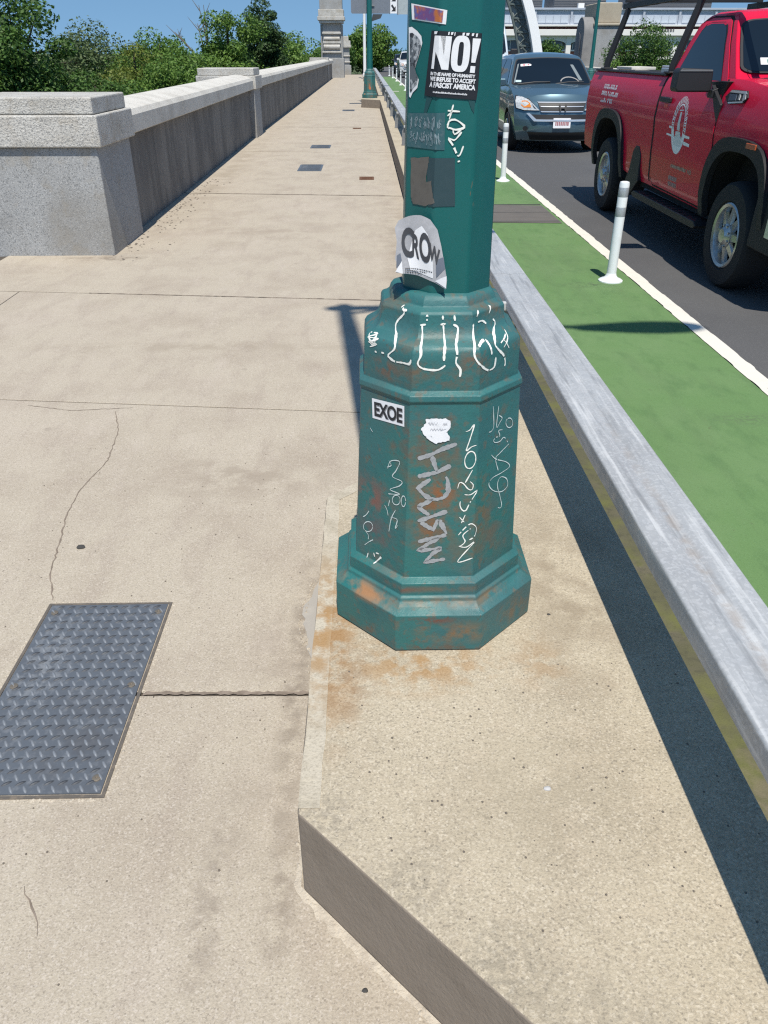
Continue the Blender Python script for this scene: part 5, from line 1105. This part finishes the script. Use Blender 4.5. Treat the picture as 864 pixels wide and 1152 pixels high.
m_blue = M('blue_grey_metallic', (.078,.140,.180), .30, .45, coat=.9, layers=[('n',300,(.09,.15,.19),.5,.7,.4)])
m_wcar = M('white_car_paint', (.62,.63,.64), .3, coat=.8); m_dcar = M('dark_car_paint', (.02,.022,.026), .3, coat=.8)
crossover('blue-grey crossover car facing the camera behind the red pickup truck', 3.83, 16.75, m_blue)
crossover('distant white crossover just left of the near lamp shaft', 3.75, 72, m_wcar, False, 1.12)
crossover('dark crossover following the distant white car', 3.65, 86, m_dcar, False, 1.0)
# van behind the crossover
van = thing('cargo_van', 'tall pale van behind the blue-grey crossover, half hidden by the lamp shaft', 'van', (3.33, 25.6, RZ))
hwV = [(.3,.92),(1.0,.98),(1.5,.96),(2.1,.90),(2.6,.82),(2.75,.7)]
def vm(s, y, z): return (s*interp(hwV, z), y+.22*abs(s)**2.5*max(0,1-y/1.5), z)
m_van = M('pale_van_paint', (.46,.52,.58), .3, coat=.7)
solid([(.1,.3),(0,.5),(.03,.9),(.15,1.15),(.75,1.45),(1.35,2.3),(1.6,2.62),(2.0,2.74),(5.4,2.74),(5.6,2.6),(5.65,.4),(5.5,.3)], vm, 'body', m_van, van, yc=[.3,.6,1,1.5,2.5,4], zc=[.5,.8,1.1,1.4,1.7,2.0,2.3,2.55], bev=.03, smooth=40)
def vw(u, v, h):
    p = vm(u, .80+(1.33-.80)*v, 1.50+(2.28-1.50)*v); return (p[0], p[1]-h*.83, p[2]+h*.56)
patch(poly_bm([rrect(-.93,.93,0,1,.1)]), vw, 'windscreen', m_glass, van, h=.006, uc=[-.7,-.4,0,.4,.7], vc=[.3,.6])
mb = MB(); mb.box(-.6,.6,-.02,.06,.75,1.0); mb.build('grille', m_dark, van, bevel=.02)
for s in (-1,1):
    mb = MB(); mb.prism([(s*.68,.85),(s*.9,.9),(s*.9,1.12),(s*.7,1.05)], .03, .2, 'y'); mb.build('headlight', m_lens, van, bevel=.02)
    mb = MB(); mb.box(s*1.10-.1,s*1.10+.1,1.0,1.12,1.45,1.85); mb.build('mirror', m_dark, van, bevel=.03)
    for y in (1.0,4.5): wheel(van, s*.84, y, .36, .36, .23, .22, s, 6)
# ------------------------------------------------------------------ far buildings, arch, pylon across the road
m_conc = M('pale_building', (.78,.76,.72), .8, layers=[('n',.4,(.68,.66,.62),.45,.7,.6)])
m_bgrey = M('blue_grey_panel', (.40,.44,.51), .7, layers=[('n',.8,(.35,.39,.46),.45,.7,.6)])
m_brick = M('red_brick_band', (.20,.075,.06), .85, layers=[('n',3,(.15,.06,.05),.45,.7,.6)])
m_bdark = M('shaded_masonry', (.16,.16,.165), .85)
m_wing = M('building_glass', (.05,.07,.095), .15, spec=.7)
m_louv = M('louvre_grey', (.20,.20,.20), .7)
BY = 105
bl = thing('long_building', 'long low pale building with red brick bands and arched openings across the bridge', 'building', (33, BY, -.6))
def B(name, x0, x1, y0, y1, z0, z1, mat, bevel=0): 
    mb = MB(); mb.box(x0-33, x1-33, y0, y1, z0+.6, z1+.6); return mb.build(name, mat, bl, bevel=bevel)
B('upper_storey', 15.5, 62, .35, 14, 4.40, 5.85, m_bgrey)
B('roof_edge', 15.2, 62.3, .1, 14.2, 5.85, 6.05, m_bgrey, .03)
B('cornice', 15.3, 62.2, -.3, 14, 4.22, 4.40, m_conc, .03)
B('brick_band', 15.5, 62, .2, 14, 3.95, 4.22, m_brick)
B('cornice', 15.3, 62.2, -.2, 14, 3.32, 3.95, m_conc, .03)
B('lower_wall', 15.5, 62, 1.1, 14, -.6, 3.32, m_bdark)
B('brick_band', 15.5, 62, .9, 1.1, 1.35, 1.75, m_brick)
B('sill_band', 15.4, 62.1, .7, 1.1, 1.76, 1.92, m_conc)
B('sill_band', 15.4, 62.1, .7, 1.1, .9, 1.2, m_conc)
n = 11
for k in range(n):
    x = 15.5+4.2*k
    B('pier', x-.28, x+.28, .3, 1.1, -.6, 3.31, m_conc)
    if k < n:
        mb = MB(); cx = x+2.1
        pts = [(cx-33+1.82*math.cos(math.radians(a)), 3.06+.42*math.sin(math.radians(a))) for a in range(0,181,15)] + [(cx-33-1.82,3.90),(cx-33+1.82,3.90)]
        mb.prism(pts, .45, .75, 'y'); mb.build('arch', m_conc, bl)
        w = B('window', cx-1.45, cx+1.45, 1.0, 1.095, 2.0, 3.0, m_wing); mb = MB()
        for q in range(4): mb.box(cx-33-1.45+q*.967-.03, cx-33-1.45+q*.967+.03, .94, .999, 2.6, 3.6)
        mb.build('mullion', m_conc, w)
    B('pilaster', x-.12, x+.12, .2, .35, 4.41, 5.84, m_bgrey)
    w = B('window', x+.35, x+3.85, .27, .345, 4.6, 5.3, M('louvre_blue',(.50,.55,.62),.5) if k == 0 else bpy.data.materials['louvre_blue']); mb = MB()
    for q in range(1,4): mb.box(x-33+.35+q*.875-.03, x-33+.35+q*.875+.03, .22, .269, 5.2, 5.9)
    mb.build('mullion', m_bgrey, w)
for x0, x1 in ((17.0,20.9),(22.3,28.4),(31.5,41)):
    b = B('roof_louvre', x0, x1, 3, 9, 6.05, 7.6, m_louv); mb = MB()
    for q in range(8): mb.box(x0-33, x1-33, 2.93, 2.999, 6.75+q*.18, 6.82+q*.18)
    mb.build('louvre_blade', m_bdark, b)
B('roof_box', 25.0, 25.7, 2.2, 2.9, 6.05, 6.6, m_conc)
rn = random.Random(2); mb = MB(); x = 32.2
while x < 36:
    w = rn.uniform(.15,.28); mb.box(x-33, x-33+w, -.235, -.201, 4.32, 4.58); x += w+.10
mb.build('inscription', m_bdark, bl)
# steel arch of the bridge, with lattice web behind its white rib
ar = thing('steel_arch', 'white curved steel arch with dark lattice beside the pale van', 'arch', (8.2, 48, -.2))
mb = MB(); pts = []
for k in range(21):
    a = k/20; x = 1.35-2.6*a**1.9*1.0-.25*a; z = -.2+1.9*a*3.3
    pts.append((1.32-.55*a-1.75*a*a, .2+6.2*a))
L_ = [(p[0]-.30,p[1]) for p in pts]; R_ = [(p[0]+.20,p[1]) for p in pts]
mb.prism(L_+R_[::-1], -.35, .35, 'y'); mb.build('rib', M('white_steel',(.86,.87,.86),.45), ar, bevel=.02)
m_lat = M('dark_lattice_steel', (.09,.115,.11), .6)
mb = MB()
for k in range(0,20,2):
    x, z = pts[k]
    mb.tube([(x-.18,.1,z),(x-1.0,.1,z+.05)], .05, 5); mb.tube([(x-.18,.1,z),(x-1.0,.1,z+.65)], .04, 5); mb.tube([(x-1.0,.1,z+.05),(x-.4,.1,z+.65)], .04, 5)
mb.tube([(p[0]-1.0,.1,p[1]) for p in pts], .07, 5); mb.tube([(p[0]-.6,.15,p[1]) for p in pts], .03, 5)
mb.build('lattice', m_lat, ar)
mb = MB(); mb.prism([(p[0]-.95,p[1]) for p in pts]+[(p[0]-.2,p[1]) for p in pts][::-1], .22, .26, 'y'); mb.build('web_plate', M('web_plate_grey',(.24,.27,.26),.6), ar)
mb = MB(); mb.box(.6,1.9,-.6,.6,0,.35); mb.build('footing', m_granite_face, ar, bevel=.03)
# stone pylon across the road: round-headed slab with niche in front of a block
py = thing('stone_pylon', 'weathered round-topped stone pylon across the road beside the slim lamp', 'pylon', (12.9, 51, -.1))
sl_ = [(-.95,0),(.95,0),(.95,2.55)] + [(.95*math.cos(math.radians(a)), 2.55+.85*math.sin(math.radians(a))) for a in range(10,171,10)] + [(-.95,2.55)]
mb = MB(); mb.prism(sl_, -.75, -.15, 'x'); mb.build('slab', M('shaded_granite',(.22,.215,.21),.85,layers=[('n',2,(.15,.15,.15),.45,.7,.7)]), py, bevel=.03)  # slab colour darkened to carry the shade of its road-facing side
mb = MB(); mb.prism([(p[0]*.42, .55+p[1]*.62) for p in sl_], -.80, -.752, 'x'); mb.build('niche', m_bdark, py)
mb = MB(); mb.box(-.15,1.35,-.9,2.4,0,2.95); mb.build('block', m_granite_face, py, bevel=.03)
mb = MB(); mb.box(-.25,1.45,-1.0,2.5,2.952,3.1); mb.box(-.05,1.25,-.8,2.3,3.102,4.05); mb.build('block_top', M('tan_stone',(.40,.35,.27),.85,layers=[('n',2,(.33,.28,.21),.45,.7,.7)]), py, bevel=.05)
mb = MB(); mb.box(-.35,1.6,-1.1,2.6,.0,.45); mb.build('base', m_granite_face, py, bevel=.03)

# ------------------------------------------------------------------ trees
L1 = leaf_mat('leaf_deep', (.038,.088,.018), (.068,.142,.028), (.110,.195,.044))
L2 = leaf_mat('leaf_mid', (.066,.138,.024), (.112,.208,.036), (.172,.272,.058))
L3 = leaf_mat('leaf_yellow', (.085,.130,.020), (.140,.185,.031), (.205,.235,.052))
L4 = leaf_mat('leaf_greyish', (.062,.098,.040), (.098,.145,.056), (.145,.190,.078))
L5 = leaf_mat('leaf_blackish', (.026,.058,.018), (.046,.095,.027), (.078,.135,.042))
def tree(name, label, x, y, top, r, leaf, nclump, nleaf, size, seed, low=.25, squash=1.0, group='trees along the river bank', cat='tree', zb=None, dead=0, upright=.55):
    rng = np.random.default_rng(seed); rn = random.Random(seed)
    zb = land_z(x, y)-.1 if zb is None else zb
    h = top-zb
    size *= .8; nleaf = int(nleaf*1.4)
    t = thing(name, label, cat, (x, y, zb), group)
    z0 = h*low; cz = (h+z0)/2; rzv = (h-z0)/2*squash*.92
    cl = []
    while len(cl) < nclump:
        d = rng.normal(size=3); d /= np.linalg.norm(d); k = rng.uniform(.15,1.0)**.6
        wob = 1+.22*math.sin(3*d[0]+seed)+.18*math.sin(5*d[1]+2*d[2]+seed*2)
        c = np.array([d[0]*r*k*wob, d[1]*r*k*wob, cz+d[2]*rzv*k*min(1.0,wob)])
        if c[2] > h-.1: c[2] = h-.1-rng.random()*.3
        cl.append(c)
    V = []; per = nleaf//nclump
    for c in cl:
        rc = r*rng.uniform(.24,.42)
        n = max(8, int(per*rng.uniform(.6,1.4)))
        d = rng.normal(size=(n,3)); d /= np.linalg.norm(d,axis=1)[:,None]
        p = c + d*(rc*rng.uniform(.25,1.0,size=(n,1))**.5)*np.array([1.1,1.1,.8])
        nrm = d*.6 + rng.normal(size=(n,3))*.6 + np.array([0,0,upright]); nrm /= np.linalg.norm(nrm,axis=1)[:,None]
        a = np.cross(nrm, rng.normal(size=(n,3))); a /= np.linalg.norm(a,axis=1)[:,None]; b = np.cross(nrm, a)
        s = size*rng.uniform(.6,1.35,size=(n,1)); a = a*s; b = b*s*.55
        q = np.stack([p-a, p+b*1.0-a*.1, p+a, p-b*1.0-a*.1], axis=1); V.append(q.reshape(-1,3))
    V = np.concatenate(V); nf = len(V)//4
    me = bpy.data.meshes.new('crown'); me.vertices.add(len(V)); me.vertices.foreach_set('co', V.astype(np.float32).ravel())
    me.loops.add(len(V)); me.loops.foreach_set('vertex_index', np.arange(len(V), dtype=np.int32))
    me.polygons.add(nf); me.polygons.foreach_set('loop_start', np.arange(0,len(V),4,dtype=np.int32)); me.update(calc_edges=True)
    link('crown', me, leaf, t)
    mb = MB(); tr = max(.07, r*.075); bend = rn.uniform(-.1,.1)*r
    tk = [(0,0,-.3),(bend*.4,0,h*.2),(bend,bend*.5,h*.45),(bend*.7,0,h*.8)]
    mb.tube(tk, [tr*1.4,tr,tr*.75,tr*.25], 8)
    for c in cl[:min(14,len(cl))]:
        f = rn.uniform(.3,.7); b0 = Vector((bend*f, bend*.3*f, h*f*.8)); e = Vector(c); m_ = (b0+e)/2+Vector((0,0,.15*r))
        mb.tube([b0,m_,e], [tr*.45,tr*.28,tr*.08], 5)
    mb.build('trunk', m_bark, t)
    if dead:
        mb = MB()
        for k in range(dead):
            a = rn.uniform(0,2*PI); b0 = Vector((-r*.7+rn.uniform(-.3,.3),rn.uniform(-.5,.2),h*.45)); e = b0+Vector((rn.uniform(-1.0,.5)*r*.8, rn.uniform(-.4,.4), h*rn.uniform(.25,.5)))
            m_ = (b0+e)/2+Vector((.1,0,.1)); mb.tube([b0,m_,e],[.07,.045,.012],5)
            for q in range(3):
                f = m_+(e-m_)*rn.random(); mb.tube([f, f+Vector((rn.uniform(-.6,.6),0,rn.uniform(.2,.8)))],[.025,.006],4)
        mb.build('dead_branch', M('dead_wood',(.17,.15,.125),.9), t)
    return t
def T(kind, label, x, y, top, r, leaf, nc, nl, size, seed, zb=None, **kw): tree(kind, label, x, y, top, r, leaf, nc, nl, size, seed, low=.0, zb=zb, **kw)
bt = 'broadleaf_tree'
T(bt, 'dark dense tree at the left edge of the photo rising above all its neighbours', -11.75, 30, 3.75, 2.0, L1, 70, 20000, .085, 1, -2.2)
T(bt, 'dark bushy tree just outside the left edge', -14.4, 33, 3.9, 2.3, L1, 60, 12000, .10, 21, -2.5)
T('willow_tree', 'broad grey-green tree with a hazy domed crown, second from the left', -15.9, 52, 2.85, 3.3, L4, 90, 20000, .11, 2, -2.6)
T(bt, 'small yellow-green tree low in front of its neighbours', -9.9, 38.5, 1.95, 1.8, L3, 60, 13000, .075, 3, -2.3)
T(bt, 'mid green tree with a spiky uneven top between the yellow one and the tall pair', -9.7, 43, 2.95, 2.0, L2, 70, 17000, .085, 4, -2.3)
T(bt, 'bright green leafy tree spreading right behind the second pier', -7.55, 34, 1.75, 1.9, L2, 70, 18000, .07, 5, -2.0)
T(bt, 'yellowish shrubby tree directly behind the nearer parapet coping', -5.6, 35, 1.1, 1.4, L3, 50, 10000, .07, 6, -1.6)
T(bt, 'tall tree with bare dead branches on its left side', -6.95, 46, 3.95, 1.75, L2, 70, 17000, .09, 7, -2.0, dead=5)
T('poplar_tree', 'tall narrow dark tree touching the top edge, right of the dead branches', -5.6, 50, 4.35, 1.35, L5, 70, 17000, .09, 8, -1.6)
T(bt, 'rounded mid green tree left of the tall stone pylon', -5.5, 60, 3.0, 2.5, L2, 80, 16000, .11, 9, -2.0)
T(bt, 'low dark tree directly beside the tall stone pylon', -4.9, 74, 2.5, 2.2, L1, 60, 12000, .12, 10, -1.6)
T(bt, 'bushy dark tree filling the gap behind the grey-green dome', -12.6, 50, 2.2, 2.6, L1, 70, 14000, .10, 11, -2.6)
T(bt, 'low dark bush tree behind the tall pair, near the long parapet', -7.9, 54, 2.4, 2.4, L5, 70, 14000, .10, 12, -2.2)
T(bt, 'dark leafy tree low between the left edge tree and the yellow one', -9.6, 31, 1.25, 1.7, L1, 60, 13000, .075, 22, -2.2)
T(bt, 'dull green tree low behind the nearest pier and left edge tree', -12.6, 38, 1.3, 2.2, L4, 60, 13000, .085, 23, -2.6)
tree('broadleaf_tree', 'sunlit green tree standing beyond the sidewalk end behind the distant lamp', -.1, 97, 4.0, 2.9, L2, 90, 14000, .17, 13, .05)
tree('broadleaf_tree', 'smaller dark tree at the end of the sidewalk behind the small pylon', -3.2, 92, 2.4, 2.4, L1, 60, 9000, .16, 14, .05)
tree('broadleaf_tree', 'low dark tree at the vanishing end of the road', 3.6, 135, 1.9, 3.6, L1, 60, 8000, .25, 17, .0)
tree('shrub_tree', 'big dark green bush tree behind the truck bed and far parapet', 14.75, 46, 3.25, 2.1, L1, 90, 24000, .075, 15, .0, group='bushes across the road')
tree('shrub_tree', 'lower bright bush left of the big dark one behind the far parapet', 13.6, 45, 2.1, 1.2, L2, 50, 9000, .085, 16, .05, group='bushes across the road')
tree('shrub_tree', 'bush seen through the ladder rack right beside the truck cab', 17.0, 45, 2.9, 1.7, L2, 60, 10000, .09, 18, .05, group='bushes across the road')
tree('shrub_tree', 'small round bush far behind the roof of the blue-grey car', 16.4, 82, 2.85, 1.7, L1, 50, 8000, .12, 19, .1, group='bushes across the road')
